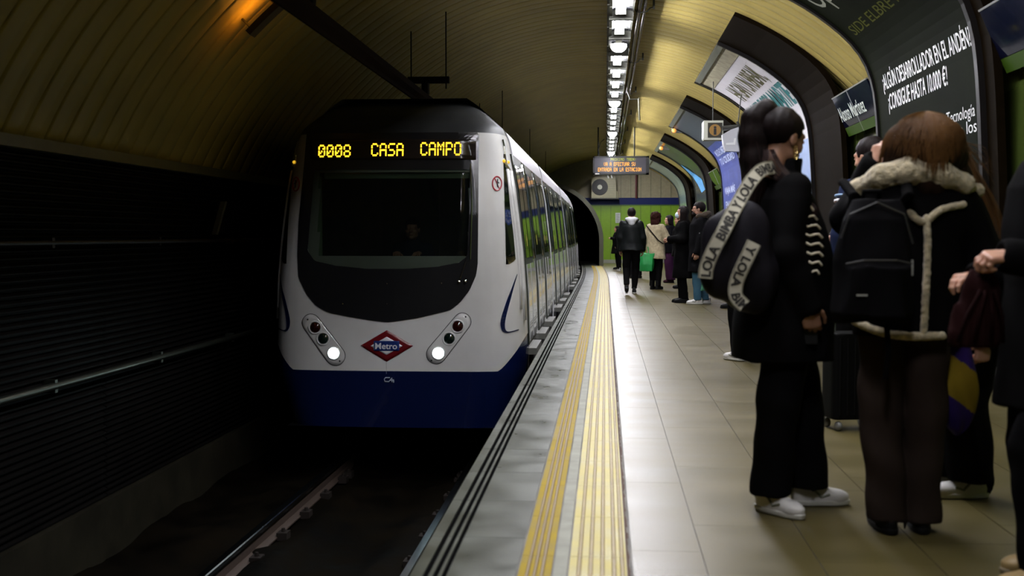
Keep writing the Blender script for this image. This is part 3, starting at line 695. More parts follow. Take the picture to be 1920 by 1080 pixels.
def on_nose(u, v, sgn=1):
    """train-local point of the nose shell seen at a pixel"""
    n, z = 0.6*sgn, 1.2+(440-v)/182.0
    for it in range(30):
        def f(n, z): q = nfun(n, z); return np.array(pix((q[0]+TXC, q[1]+TYF, q[2])))
        r = np.array((u, v))-f(n, z); e = 1e-3
        J = np.stack([(f(n+e, z)-f(n, z))/e, (f(n, z+e)-f(n, z))/e], 1)
        d = np.linalg.lstsq(J, r, rcond=None)[0]; n = float(np.clip(n+0.7*np.clip(d[0], -.2, .2), -1, 1)); z = float(np.clip(z+0.7*d[1], -.8, 2.6))
    q = nfun(n, z); return (q[0], q[2])
def bx_(u, v): return on_nose(u, v, 1 if u > 733 else -1)
def nose_grid(zlo, zhi, ns, nz):
    return [[nfun(n, zlo(n)+(zhi(n)-zlo(n))*k/nz) for n in ns] for k in range(nz+1)]
ns = [-1+2*k/80 for k in range(81)]
ns = sorted(set(ns+[-.985, -.97, .97, .985, .93, -.93]))
def zb(n): a = abs(n); return -0.205+0.36*max(0, (a-0.80)/0.2)**1.3
# white shell, opened where the windscreen sits
mb = MB(); rows = nose_grid(zb, lambda n: 2.25, ns, 60)
mb.grid(rows)
def inwin(p): return abs(p[0]) < 0.80 and 0.95 < p[2] < 1.88
mb.f = [f for f in mb.f if not all(inwin(mb.v[i]) for i in f)]; mb.mi = [0]*len(mb.f)
mb.build('nose_shell', M_twhite, train, True)
mb = MB(); mb.grid(nose_grid(lambda n: 2.25, lambda n: 2.665, ns, 16)); mb.build('roof_visor', M_troof, train, True)
mb = MB(); mb.grid([[(p[0]*(1-0.05*(k/12)**2 if True else 1), p[1], p[2]) for p in row] for k, row in enumerate(reversed(nose_grid(lambda n: -0.80, zb, ns, 12)))]); mb.build('blue_skirt', M_tblue, train, True)
mb = MB(); mb.add([(-1.15, 0.1, -0.80), (1.15, 0.1, -0.80), (1.2, 1.2, -0.80), (-1.2, 1.2, -0.80)], [(0, 1, 2, 3)]); mb.build('skirt_underside', M_tblack, train)
# outline rings on the nose
def ring_xz(outline, n):
    """resample a closed xz outline to n points"""
    P_ = [np.array(p) for p in outline]+[np.array(outline[0])]
    L = [0]
    for a, b in zip(P_[:-1], P_[1:]): L.append(L[-1]+np.linalg.norm(b-a))
    return [tuple(np.array([np.interp(t*L[-1]/n, L, [p[i] for p in P_]) for i in (0, 1)])) for t in range(n)]
def decal(name, outline, off, m, parent=train, rings=5, thick=0.004, inner=None, n=96, smooth=True):
    o = ring_xz(outline, n)
    if inner is not None: i_ = ring_xz(inner, n)
    else:
        c = (sum(p[0] for p in o)/n, sum(p[1] for p in o)/n); i_ = [(c[0]+(p[0]-c[0])*.02, c[1]+(p[1]-c[1])*.02) for p in o]
    rows = [[ny(*p, off-thick) for p in o]]
    for k in range(rings+1):
        t = k/rings; rows.append([ny(a[0]*(1-t)+b[0]*t, a[1]*(1-t)+b[1]*t, off) for a, b in zip(o, i_)])
    if inner is not None: rows.append([ny(*p, off-thick) for p in i_])
    mb = MB().grid(rows, True); return mb.build(name, m, parent, smooth)
mask_px = [(575,259),(568,337),(560,420),(558,479),(560,520),(565,531),(576,553),(594,574),(616,586),(657,594),(700,601),(726,604),(750,601),(783,596),(843,582),(862,568),(881,544),(893,516),(896,495),(897,400),(898,259)]
mask = [bx_(*p) for p in mask_px]; zt = 2.25
mask[0] = (mask[0][0], zt); mask[-1] = (mask[-1][0], zt)
win_px = [(590,318),(583,400),(577,470),(590,489),(630,498),(690,504),(760,504),(820,500),(862,492),(876,480),(880,400),(882,318)]
win = [bx_(*p) for p in win_px]
# order rings from the same start (top-left, going down)
decal('windscreen_mask', mask, 0.010, M_tblack, inner=win, rings=14, n=160, smooth=False)
M_glass = bpy.data.materials.new('windscreen_glass'); M_glass.use_nodes = True
def _g():
    nt = M_glass.node_tree; b = nt.nodes['Principled BSDF']; out = nt.nodes['Material Output']
    b.inputs['Base Color'].default_value = (0.004, 0.005, 0.005, 1); b.inputs['Roughness'].default_value = 0.06
    tr = nt.nodes.new('ShaderNodeBsdfTransparent'); tr.inputs[0].default_value = (0.55, 0.62, 0.55, 1)
    mx = nt.nodes.new('ShaderNodeMixShader'); mx.inputs[0].default_value = 0.5
    nt.links.new(tr.outputs[0], mx.inputs[1]); nt.links.new(b.outputs[0], mx.inputs[2]); nt.links.new(mx.outputs[0], out.inputs[0])
_g()
decal('windscreen', win, 0.004, M_glass, rings=8, thick=0.01, n=100)
# cab interior
M_cab = mat('cab_lining', (0.05, 0.035, 0.03), 0.6, noise=0.3); M_blind = mat('cab_blind', (0.22, 0.30, 0.20), 0.5)
mb = MB(); mb.box(-1.05, 1.05, 1.25, 1.28, 0.3, 2.1); mb.box(-1.05, 1.05, 0.25, 1.28, 0.25, 0.3); mb.box(-1.05, 1.05, 0.32, 1.28, 2.05, 2.1); mb.build('cab_wall', M_cab, train)
MB().box(-0.35, 0.3, 1.2, 1.25, 0.4, 1.95).build('cab_door', mat('cab_door', (0.03, 0.022, 0.02), 0.6), train)
mb = MB().prism([(0.16, 0.72), (0.20, 0.92), (0.55, 0.96), (0.6, 0.3), (0.3, 0.3)], 'x', -0.80, 0.80); mb.build('driver_desk', mat('desk_grey', (0.008, 0.009, 0.008), 0.7, spec=.1), train)
MB().box(-0.74, 0.80, 0.12, 0.16, 1.78, 1.87).build('sun_blind', M_blind, train)
MB().box(-0.815, -0.775, 0.11, 0.16, 0.98, 1.80).build('cab_side_post', M_blind, train)
mb = MB().tube([(0.80, 0.02, 1.92), (0.815, 0.0, 1.5), (0.80, -0.01, 0.95)], 0.006, 6); mb.build('handrail', mat('chrome', (0.75, 0.75, 0.72), 0.15, metal=1.0), train)
def npt(u, v, off): x, z = bx_(u, v); return ny(x, z, off)
MB().tube([npt(884, 452, .03), npt(874, 490, .035), npt(863, 522, .03)], 0.008, 6).build('wiper_arm', M_tblack, train)
for u, v in ((861, 528), (873, 527)): MB().lathe([(0.001, -0.03), (0.014, -0.026), (0.018, 0.0)], npt(u, v, 0.01), 10, 'y').build('wiper_pivot', mat('chrome', (1,1,1)), train)
for u, v in ((643, 570), (726, 570), (726, 532), (828, 531)): MB().lathe([(0.001, -0.006), (0.006, -0.004), (0.008, 0.0)], npt(u, v, 0.01), 8, 'y').build('mask_screw', mat('chrome', (1,1,1)), train)
# display
dsp = [bx_(582, 262), bx_(582, 300), bx_(893, 300), bx_(893, 262)]
decal('destination_display', dsp, 0.014, mat('display_glass', (0.012, 0.008, 0.006), 0.2), n=80)
M_led = mat('train_led', (0, 0, 0), 0.5, emis=(1.0, 0.56, 0.02), es=2.6)
def led_px(txt, u0, u1, v0, v1, name):
    (xa, za), (xb, zb_) = bx_(u0, v0), bx_(u1, v1)
    n = len(txt); cw = (xb-xa)/(n*6-1); ch = (za-zb_)/7.6
    mb = MB(); led(mb, txt, xa, za, cw, ch, 0, gap=ch*0.5, adv=6.0, fill=0.97, fn=lambda x, y, z: ny(x, z, 0.018)); mb.build(name, M_led, train)
led_px("0008", 598, 658, 272, 295, 'route_number'); led_px("CASA", 697, 757, 269, 293, 'destination_text'); led_px("CAMPO", 789, 865, 267, 292, 'destination_text')
# headlight clusters
def px_circle(u, v, r, n=24): return [bx_(u+r*math.cos(-2*math.pi*k/n), v+r*math.sin(-2*math.pi*k/n)) for k in range(n)]
M_lred = mat('lens_red', (0.02, 0.002, 0.002), 0.12, coat=1); M_lgrn = mat('lens_green', (0.004, 0.01, 0.008), 0.1, coat=1)
M_hl = mat('headlamp_lit', (1, 1, 1), 0.3, emis=(0.75, 0.97, 1.0), es=40.0)
def cluster(L):
    top, low = ((591, 614), (626, 662)) if L else ((858, 612), (822, 662)); mid = (606, 635) if L else (842, 635)
    # pill outline
    a = np.array(((583, 605) if L else (867, 603)), float); b = np.array(((629, 667) if L else (818, 664)), float); ra, rb = 16.5, 18.5
    d = (b-a)/np.linalg.norm(b-a); th = math.atan2(d[1], d[0]); pts = []
    for k in range(13): ang = th+math.pi/2+math.pi*k/12; pts.append(bx_(a[0]+ra*math.cos(ang), a[1]+ra*math.sin(ang)))
    for k in range(13): ang = th-math.pi/2+math.pi*k/12; pts.append(bx_(b[0]+rb*math.cos(ang), b[1]+rb*math.sin(ang)))
    lp = [Vector(ny(*p, 0.003)) for p in ring_xz(pts, 60)]
    plate = decal('light_cluster', pts, 0.003, M_twhite, thick=0.01)
    MB().tube(lp+[lp[0]], 0.0035, 5, caps=False).build('cluster_seal', M_rubber, plate)
    for (u, v), m, nm, r in ((top, M_lred, 'red_lens', 11), (mid, M_lgrn, 'dark_lens', 11), (low, M_hl, 'headlight', 11)):
        x, z = bx_(u, v); c = ny(x, z, 0.0)
        MB().lathe([(0.072, 0.0), (0.070, -0.012), (0.060, -0.014), (0.058, 0.006)], c, 28, 'y').build('lens_ring', M_twhite, plate, True)
        MB().lathe([(0.058, 0.0), (0.050, -0.012), (0.03, -0.020), (0.001, -0.024)], c, 28, 'y').build(nm, m, plate, True)
    lx_, lz_ = bx_(*low); lp_ = bpy.data.lights.new('headlamp_beam', 'SPOT'); lp_.energy = 8; lp_.spot_size = 1.3; lp_.spot_blend = 0.8; lp_.color = (0.7, 0.95, 1.0); lp_.shadow_soft_size = 0.05
    lo_ = bpy.data.objects.new('headlamp_beam', lp_); COL.objects.link(lo_); lo_.parent = plate; q_ = ny(lx_, lz_, 0.05); lo_.location = q_; lo_.rotation_euler = (math.pi/2-0.08, 0, 0 if L else 0); lo_.rotation_euler[2] = math.pi
    for u, v in ([(577, 599), (637, 677)] if L else [(873, 594), (809, 676)]): MB().lathe([(0.001, -0.004), (0.008, -0.004), (0.010, 0.0)], npt(u, v, 0.004), 8, 'y').build('screw', M_rubber, plate)
cluster(True); cluster(False)
# logo
def px_poly(pts): return [bx_(*p) for p in pts]
lg = decal('metro_logo', px_poly([(676, 648), (725, 678), (775, 648.5), (725.5, 619)]), 0.006, mat('logo_red', (0.12, 0.002, 0.005), 0.35), n=80)
decal('logo_lozenge', px_poly([(695, 648.5), (725, 665.5), (755, 648.5), (725.5, 631)]), 0.009, mat('logo_white', (0.62, 0.62, 0.65), 0.4), lg, n=60)
decal('logo_bar', px_poly([(701, 639), (701, 657.5), (749, 657.5), (749, 639)]), 0.012, mat('logo_blue', (0.006, 0.02, 0.12), 0.35), lg, n=60)
(xa, za), (xb, zb2) = bx_(704, 654), bx_(745, 643)
mb = text_mb('Metro', 0.1, 'LEFT', 0.0015); x0 = min(p[0] for p in mb.v); x1 = max(p[0] for p in mb.v); h = max(p[1] for p in mb.v)
mb.map(lambda x, y, z: ny(xa+(x-x0)/(x1-x0)*(xb-xa), za+y/h*(zb2-za), 0.0155)); mb.build('logo_lettering', mat('logo_white', (1,1,1)), lg)
def sstroke(pts, r, name, m, off=0.006, par=train, sy=1): MB().tube([Vector(npt(u, v, off)) for u, v in pts], r, 6).build(name, m, par)
M_cl = mat('builder_mark', (0.45, 0.5, 0.55), 0.4)
mb = MB()
for pts in ([(731,708),(723,708),(720.5,711),(722,715),(729,715.5),(735,708.5),(735,716)], [(731,713),(738,713)], [(736,712.5),(738,712),(738,717)]): mb.tube([Vector(npt(u, v, 0.003)) for u, v in pts], 0.0055, 6)
mb.build('builder_emblem', M_cl, train)
sstroke([(724.5, 679), (724.5, 701)], 0.003, 'panel_seam', mat('seam_grey', (0.3, 0.3, 0.25), 0.6), 0.0)
# swoosh on the right flank and its mirror image
def flank(u, v): return on_nose(u, v, 1)
def mirror_build(name, pts, off, m, thick=.003, n=60):
    decal(name, pts, off, m, n=n); decal(name, [(-x, z) for x, z in pts], off, m, n=n)
def ribbon_nose(pts, ws, name, m, off=0.006):
    for s in (1, -1):
        rows = []
        for k, (x, z) in enumerate(pts):
            a = pts[max(0, k-1)]; b = pts[min(len(pts)-1, k+1)]; d = np.array(ny(b[0], b[1]))-np.array(ny(a[0], a[1])); d /= np.linalg.norm(d)
            c = np.array(ny(x, z, off)); e = 0.02
            tn = np.array(ny(x-e, z))-np.array(ny(x+e, z)); tn /= np.linalg.norm(tn); nn = np.cross(tn, (0, 0, 1)); nn /= np.linalg.norm(nn)
            if nn[1] > 0: nn = -nn
            sd = np.cross(d, nn); c = c+nn*0.006
            rows.append([tuple((q*np.array((s, 1, 1))) for q in ()) or tuple((c+sd*ws[k]*t)*np.array((s, 1, 1))) for t in (-1, 1)])
        MB().grid(rows).build(name, m, train)
sp = spl([(969, 514), (958, 548), (948, 580), (943, 600), (943, 614), (948, 622), (958, 622), (972, 618)], 3)
ribbon_nose([flank(*p) for p in sp], [0.006+0.02*math.sin(math.pi*min(1, k/(len(sp)-1)*1.25)) for k in range(len(sp))], 'blue_swoosh', M_tblue)
# no-entry pictogram
for s in (1, -1):
    c = on_nose(932, 344, 1); cx, cz = c
    def pt(a, r): return (s*(cx+r*0.98*math.cos(a)*0.62), cz+r*math.sin(a))
    ring = [Vector(ny(*pt(2*math.pi*k/28, 0.072), 0.003)) for k in range(28)]
    sg = MB().tube(ring+[ring[0]], 0.007, 6, caps=False).build('warning_pictogram', mat('pict_red', (0.35, 0.008, 0.02), 0.4), train)
    MB().tube([Vector(ny(*pt(2.2, 0.07), 0.003)), Vector(ny(*pt(2.2, 0.0), 0.004)), Vector(ny(*pt(-0.94, 0.07), 0.003))], 0.005, 6).build('slash', mat('pict_red', (1,1,1)), sg)
    mb = MB(); mb.tube([Vector(ny(*pt(-1.2, 0.04), 0.004)), Vector(ny(*pt(1.2, 0.01), 0.005)), Vector(ny(*pt(1.4, 0.045), 0.004))], 0.007, 6); mb.tube([Vector(ny(*pt(1.2, 0.02), 0.005)), Vector(ny(*pt(0.1, 0.035), 0.004))], 0.005, 6); mb.build('figure', M_rubber, sg)
# cab side window, cab door bars
cw_px = [(944, 288), (946, 380), (948, 440), (949, 497), (958, 494), (967, 487), (963, 440), (957, 390), (953, 345), (949, 300)]
mirror_build('cab_side_window', [flank(*p) for p in cw_px], 0.006, mat('side_glass', (0.004, 0.006, 0.004), 0.05, coat=1))
for pxs, r in ((((951, 318), (956, 360), (962, 410), (969, 460), (974, 520), (976, 580)), 0.022), (((957, 322), (963, 370), (970, 420), (976, 470), (981, 540), (983, 600)), 0.026)):
    pts = [flank(*p) for p in pxs]
    for s in (1, -1): MB().tube([Vector(ny(x, z, 0.004))*1 if s > 0 else Vector((-ny(x, z, 0.004)[0], ny(x, z, 0.004)[1], z)) for x, z in pts], r, 8).build('cab_door_bar', M_twhite, train, True)
for s in (1, -1):
    for u, v in ((945, 302), (953, 304)):
        x, z = flank(u, v); q = ny(x, z, 0.01); MB().lathe([(0.001, -0.02), (0.014, -0.015), (0.018, 0.01)], (s*q[0], q[1], q[2]), 10, 'y').build('marker_light', mat('marker_amber', (0.5, 0.3, 0.02), 0.4, emis=(1, 0.55, 0.03), es=0.8), train)
    pts = [flank(*p) for p in ((942, 262), (945, 275), (946, 290), (949, 310), (955, 318))]
    MB().tube([Vector((s*ny(x, z)[0], ny(x, z, 0.02)[1], z)) for x, z in pts], 0.016, 6).build('jumper_cable', mat('chrome', (1,)*3), train)
# bodies of the cars
def bnd(x, y, z): # local -> local with the bend of the line
    X = x+TXC; return (bend(X, y+TYF)-TXC, y, z)
prof = [(BW[i], BZ[i]) for i in range(len(BZ))]
prof = [(1.25, -0.62)]+prof[1:]
fullp = prof+[(-x, z) for x, z in prof[::-1]]
M_side = mat('train_side', (0.50, 0.50, 0.50), 0.14, noise=0.1, coat=0.8)
M_dglass = mat('train_window', (0.004, 0.007, 0.003), 0.05, coat=0.15, spec=0.45)
M_dframe = mat('door_frame_dark', (0.018, 0.022, 0.014), 0.3)
M_under = mat('underframe', (0.02, 0.02, 0.02), 0.7)
def side_x(z, off): return W_(z)+off
def sheet(mb, s, y0, y1, z0, z1, off, n=8, back=0.02):
    ys = [y0+(y1-y0)*k/max(1, int((y1-y0)/0.8)) for k in range(max(1, int((y1-y0)/0.8))+1)]
    zs = [z0+(z1-z0)*k/n for k in range(n+1)]
    ring = [(side_x(z, off), z) for z in zs]+[(side_x(z, -back), z) for z in zs[::-1]]
    n0 = len(mb.v); mb.grid([[bnd(s*x, y, z) for x, z in ring] for y in ys], True); R = len(ring)
    mb.f += [tuple(n0+k for k in range(R)), tuple(n0+(len(ys)-1)*R+k for k in range(R))[::-1]]; mb.mi += [mb.cm]*2
CARS = [(0.70, 6.3, (1.25, 3.1, 5.05)), (6.65, 13.95, (8.15, 10.1, 12.2)), (14.3, 22.0, (15.9, 17.8, 19.9)), (22.35, 30.0, (23.9, 25.8, 27.9)), (30.35, 36.0, (31.9, 33.8))]
for ci, (ya, yb, doors) in enumerate(CARS):
    n = max(2, int((yb-ya)/0.7)); ys = [ya+(yb-ya)*k/n for k in range(n+1)]
    mb = MB(); mb.grid([[bnd(x, y, z) for x, z in fullp] for y in ys], False)
    R = len(fullp); mb.f += [tuple(k for k in range(R)), tuple(n*R+k for k in range(R))[::-1]] if ci else [tuple(n*R+k for k in range(R))[::-1]]; mb.mi = [0]*len(mb.f)
    car = mb.build('car_body', M_side, train, False)
    mb = MB().grid([[bnd(x, y, z) for x, z in ((-1.1, -0.6), (-1.1, -1.0), (1.1, -1.0), (1.1, -0.6))] for y in ys]); mb.build('underframe', M_under, car)
    for s in (1, -1):
        mb = MB(); prev = ya+(0.1 if ci else 0.0)
        for d in list(doors)+[yb+0.56]:
            if d-0.66-prev > 0.2: mb = MB(); sheet(mb, s, prev+0.03, d-0.66, 0.92, 1.98, 0.004); mb.build('side_window', M_dglass, car, True)
            prev = d+0.64
        for d in doors:
            if ci == 4 and s < 0: continue
            mb = MB(); sheet(mb, s, d-0.64, d+0.62, 0.02, 2.06, 0.010); dr = mb.build('door', M_dframe, car)
            for a, b_ in ((d-0.60, d-0.03), (d+0.01, d+0.58)):
                mb = MB(); sheet(mb, s, a+0.03, b_-0.03, 0.95, 1.95, 0.017, back=0.0); mb.build('door_glass', M_dglass, dr)
                mb = MB(); sheet(mb, s, a+0.05, b_-0.05, 0.06, 0.88, 0.018, back=0.0); mb.build('door_panel', M_side, dr)
            if s > 0:
                xx = side_x(1.12, 0.022)
                text_mb('M', 0.17, 'CENTER', 0.006, 0.75, fn=lambda x, y, z: bnd(side_x(1.08+y, 0.022), d-0.30+x, 1.08+y)).build('door_sticker', mat('sticker_yellow', (0.5, 0.42, 0.02), 0.5), dr)
                MB().box(0, 0.10, d-0.5, d+0.5, -0.10, -0.03).map(lambda x, y, z: bnd(1.34+x*0.9, y, z)).build('door_step', mat('step_grey', (0.10, 0.10, 0.085), 0.6), dr)
        mb = MB(); sheet(mb, s, ya+0.02, yb-0.02, 2.06, 2.29, 0.012, 3); mb.build('cantrail', mat('cantrail_grey', (0.46, 0.45, 0.48), 0.35), car)
    if ci:
        g = CARS[ci-1][1]; mb = MB().grid([[bnd(x*0.82, y, z*0.92) for x, z in fullp] for y in (g-0.05, g+0.1, g+0.25, g+0.4)]); mb.build('gangway', M_rubber, train)
    for yy in (ya+1.4, yb-1.6):
        mb = MB()
        for dy in (-0.9, 0.9):
            for s in (-1, 1): mb.lathe([(0.001, s*0.70), (0.38, s*0.70), (0.40, s*0.76), (0.41, s*0.64)], (0, yy+dy, -0.825), 20, 'x')
            mb.tube([(-0.75, yy+dy, -0.825), (0.75, yy+dy, -0.825)], 0.07, 8)
        mb.box(-0.95, -0.82, yy-1.1, yy+1.1, -0.90, -0.70); mb.box(0.82, 0.95, yy-1.1, yy+1.1, -0.90, -0.70)
        mb.map(lambda x, y, z: bnd(x, y, z)); mb.build('bogie', M_under, car)
# side bumps: little grey couplers at the gangways seen over the platform edge
# ================================================================== SOFT BODIES (signed distance fields -> one continuous mesh)
class Field:
    def __init__(s, lo, hi, h):
        s.h = h; s.lo = np.array(lo, float); n = np.ceil((np.array(hi)-s.lo)/h).astype(int)+1
        s.ax = [s.lo[i]+h*np.arange(n[i]) for i in range(3)]; s.D = np.full(tuple(n), 0.5, np.float32)
    def _sl(s, lo, hi):
        r = []
        for i in range(3):
            a = int(np.clip(math.floor((lo[i]-s.lo[i])/s.h), 0, len(s.ax[i])-1)); b = int(np.clip(math.ceil((hi[i]-s.lo[i])/s.h)+1, a+1, len(s.ax[i])))
            r.append(slice(a, b))
        return tuple(r), s.ax[0][r[0]][:, None, None], s.ax[1][r[1]][None, :, None], s.ax[2][r[2]][None, None, :]
    def _mix(s, sl, d, k, op='add'):
        A = s.D[sl]
        if op == 'add':
            if k > 0:
                h = np.clip(0.5+0.5*(A-d)/k, 0, 1); s.D[sl] = A*(1-h)+d*h-k*h*(1-h)
            else: s.D[sl] = np.minimum(A, d)
        else:
            if k > 0:
                h = np.clip(0.5-0.5*(A+d)/k, 0, 1); s.D[sl] = A*(1-h)-d*h+k*h*(1-h)
            else: s.D[sl] = np.maximum(A, -d)
    def cap(s, a, b, ra, rb=None, k=0.02, op='add', flat=None):
        rb = ra if rb is None else rb; a = np.array(a, float); b = np.array(b, float); m = max(ra, rb)+k+3*s.h
        sl, X, Y, Z = s._sl(np.minimum(a, b)-m, np.maximum(a, b)+m)
        d = b-a; L = max(d@d, 1e-9); t = np.clip(((X-a[0])*d[0]+(Y-a[1])*d[1]+(Z-a[2])*d[2])/L, 0, 1)
        px, py, pz = X-a[0]-t*d[0], Y-a[1]-t*d[1], Z-a[2]-t*d[2]
        q = px*px+py*py+pz*pz
        if flat is not None:   # flattened section: (axis vector, factor)
            f = np.array(flat[0], float); f /= np.linalg.norm(f); w = px*f[0]+py*f[1]+pz*f[2]; q = q+w*w*(1/flat[1]**2-1)
        s._mix(sl, (np.sqrt(q)-(ra+(rb-ra)*t)).astype(np.float32), k, op); return s
    def chain(s, pts, rs, k=0.02, flat=None):
        for i in range(len(pts)-1): s.cap(pts[i], pts[i+1], rs[i], rs[i+1], k, flat=flat)
        return s
    def ell(s, c, r, k=0.02, op='add', rot=None):
        c = np.array(c, float); r = np.array(r, float); m = r.max()+k+3*s.h
        sl, X, Y, Z = s._sl(c-m, c+m); X, Y, Z = X-c[0], Y-c[1], Z-c[2]
        if rot is not None:
            R = np.array(rot); X, Y, Z = (R[0,0]*X+R[1,0]*Y+R[2,0]*Z), (R[0,1]*X+R[1,1]*Y+R[2,1]*Z), (R[0,2]*X+R[1,2]*Y+R[2,2]*Z)
        k0 = np.sqrt((X/r[0])**2+(Y/r[1])**2+(Z/r[2])**2); k1 = np.sqrt((X/r[0]**2)**2+(Y/r[1]**2)**2+(Z/r[2]**2)**2)
        s._mix(sl, (k0*(k0-1)/np.maximum(k1, 1e-6)).astype(np.float32), k, op); return s
    def stack(s, rows, k=0.02, p=2.0, op='add'):
        """horizontal elliptical slices: (z, cx, cy, rx, ry) from top or bottom, interpolated"""
        rows = sorted(rows); z = [r[0] for r in rows]; A = np.array(rows); mx = A[:, 3:].max()+k+3*s.h+0.05
        sl, X, Y, Z = s._sl((A[:, 1].min()-mx, A[:, 2].min()-mx, z[0]-k-3*s.h), (A[:, 1].max()+mx, A[:, 2].max()+mx, z[-1]+k+3*s.h))
        zz = Z[0, 0]; f = lambda i: np.interp(zz, z, A[:, i])[None, None, :]
        x, y = (X-f(1))/f(3), (Y-f(2))/f(4)
        q = (np.abs(x)**p+np.abs(y)**p)**(1/p); mn = np.minimum(f(3), f(4)); d = (q-1)*mn
        d = np.maximum(d, np.maximum(z[0]-Z, Z-z[-1]))
        s._mix(sl, d.astype(np.float32), k, op); return s
    def cutbox(s, lo, hi, op='sub'):
        sl, X, Y, Z = s._sl(np.array(lo)-2*s.h, np.array(hi)+2*s.h)
        d = np.maximum(np.maximum(np.maximum(lo[0]-X, X-hi[0]), np.maximum(lo[1]-Y, Y-hi[1])), np.maximum(lo[2]-Z, Z-hi[2]))
        s._mix(sl, d.astype(np.float32), 0, 'sub' if op == 'sub' else 'add'); return s
    def folds(s, amp, fz=26.0, fx=9.0, seed=0.0):
        X, Y, Z = s.ax[0][:, None, None], s.ax[1][None, :, None], s.ax[2][None, None, :]
        n = np.sin(fz*Z+2.2*np.sin(fx*X+seed)+1.7*np.sin(fx*1.3*Y+seed*2))*0.6+np.sin(fz*0.47*Z+fx*1.9*X-fx*1.1*Y+seed)*0.5+0.35*np.sin(fx*4*X+fx*3.1*Y+fz*.3*Z)
        s.D += (amp*n).astype(np.float32); return s
    def fuzz(s, amp, seed=1):
        r = np.random.RandomState(seed); n = r.rand(*s.D.shape).astype(np.float32)-0.5
        for ax in range(3): n = (n+np.roll(n, 1, ax)+np.roll(n, -1, ax))/3
        s.D += amp*n*2.5; return s
    def mesh(s):
        D = s.D; D[0], D[-1] = .5, .5; D[:, 0], D[:, -1] = .5, .5; D[:, :, 0], D[:, :, -1] = .5, .5
        D = np.where(np.abs(D) < 1e-7, 1e-7, D); S = D < 0; sh = np.array(D.shape)-1
        c = np.zeros(tuple(sh)+(3,), np.float32); cnt = np.zeros(tuple(sh), np.float32)
        for ax in range(3):
            o = [i for i in range(3) if i != ax]
            a = [slice(None)]*3; b = [slice(None)]*3; a[ax] = slice(0, -1); b[ax] = slice(1, None)
            d0, d1 = D[tuple(a)], D[tuple(b)]; x = S[tuple(a)] != S[tuple(b)]; t = np.where(x, d0/(d0-d1+1e-20), 0)
            for i in (0, 1):
                for j in (0, 1):
                    e = [slice(None)]*3; e[o[0]] = slice(i, i+sh[o[0]]); e[o[1]] = slice(j, j+sh[o[1]])
                    xe = x[tuple(e)]; te = t[tuple(e)]
                    cnt += xe; c[..., ax] += te*xe; c[..., o[0]] += i*xe; c[..., o[1]] += j*xe
        act = cnt > 0; idx = np.full(tuple(sh), -1, np.int64); idx[act] = np.arange(act.sum())
        ij = np.argwhere(act); V = s.lo+s.h*(ij+c[act]/cnt[act][:, None]); Fs = []
        for ax in range(3):
            o = [i for i in range(3) if i != ax]; u, v = o
            a = [slice(None)]*3; b = [slice(None)]*3; a[ax] = slice(0, -1); b[ax] = slice(1, None)
            for q in o: a[q] = slice(1, -1); b[q] = slice(1, -1)
            x = S[tuple(a)] != S[tuple(b)]; p = np.argwhere(x); ins = S[tuple(a)][x]
            p[:, o] += 1
            def at(du, dv): q = p.copy(); q[:, u] -= du; q[:, v] -= dv; return idx[q[:, 0], q[:, 1], q[:, 2]]
            f = np.stack([at(1, 1), at(0, 1), at(0, 0), at(1, 0)], 1)
            flip = ins if ax != 1 else ~ins
            f[~flip] = f[~flip][:, ::-1]; Fs.append(f)
        return V, np.concatenate(Fs)
def vf_obj(parts, name, m, parent, xf=None):
    Vs, Fs, n = [], [], 0
    for V, Fc in parts:
        Vs.append(V); Fs.append(Fc+n); n += len(V)
    V = np.concatenate(Vs); Fc = np.concatenate(Fs)
    me = bpy.data.meshes.new(name); me.vertices.add(len(V)); me.vertices.foreach_set('co', V.astype(np.float32).ravel())
    me.loops.add(len(Fc)*4); me.polygons.add(len(Fc)); me.loops.foreach_set('vertex_index', Fc.astype(np.int32).ravel())
    me.polygons.foreach_set('loop_start', np.arange(0, len(Fc)*4, 4, dtype=np.int32)); me.polygons.foreach_set('loop_total', np.full(len(Fc), 4, np.int32))
    me.update(calc_edges=True); me.validate()
    return link(name, me, m, parent, True)
def rotm(yaw_=0, pitch_=0, roll=0):
    return np.array(Matrix.Rotation(yaw_, 3, 'Z') @ Matrix.Rotation(pitch_, 3, 'X') @ Matrix.Rotation(roll, 3, 'Y'))
def head_field(h, female=False, beard=False):
    f = Field((-.12, -.14, -.2), (.12, .16, .16), h)
    f.ell((0, -.012, .028), (.074, .094, .088), .01)
    f.ell((0, .022, -.035), (.060, .068, .078), .03)
    f.cap((-.040, .02, -.070), (0, .062, -.092), .024, .020, .025); f.cap((.040, .02, -.070), (0, .062, -.092), .024, .020, .025)
    f.ell((0, .078, -.098), (.016, .014, .013), .012)                         # chin
    f.cap((-.035, .074, .022), (.035, .074, .022), .013, .013, .015)         # brow
    f.cap((0, .084, .012), (0, .106, -.026), .007, .010, .010)               # nose
    for s in (-1, 1):
        f.ell((s*.010, .096, -.030), (.008, .010, .007), .006)
        f.ell((s*.032, .088, .002), (.017, .012, .011), .008, 'sub')         # eye socket
        f.ell((s*.031, .077, .001), (.013, .012, .010), .003)                # eyeball
        f.ell((s*.043, .060, -.030), (.018, .016, .020), .015)               # cheek
        f.ell((s*.076, -.004, -.012), (.008, .019, .032), .005); f.ell((s*.086, .004, -.008), (.005, .010, .018), .004, 'sub')
    f.ell((0, .090, -.054), (.024, .010, .006), .005); f.ell((0, .088, -.065), (.021, .011, .007), .005)
    f.cap((-.02, .104, -.0595), (.02, .104, -.0595), .0018, .0018, .003, 'sub')
    f.cap((0, -.015, -.06), (0, -.035, -.2), .050, .055, .02)
    return f
HEADC = {}
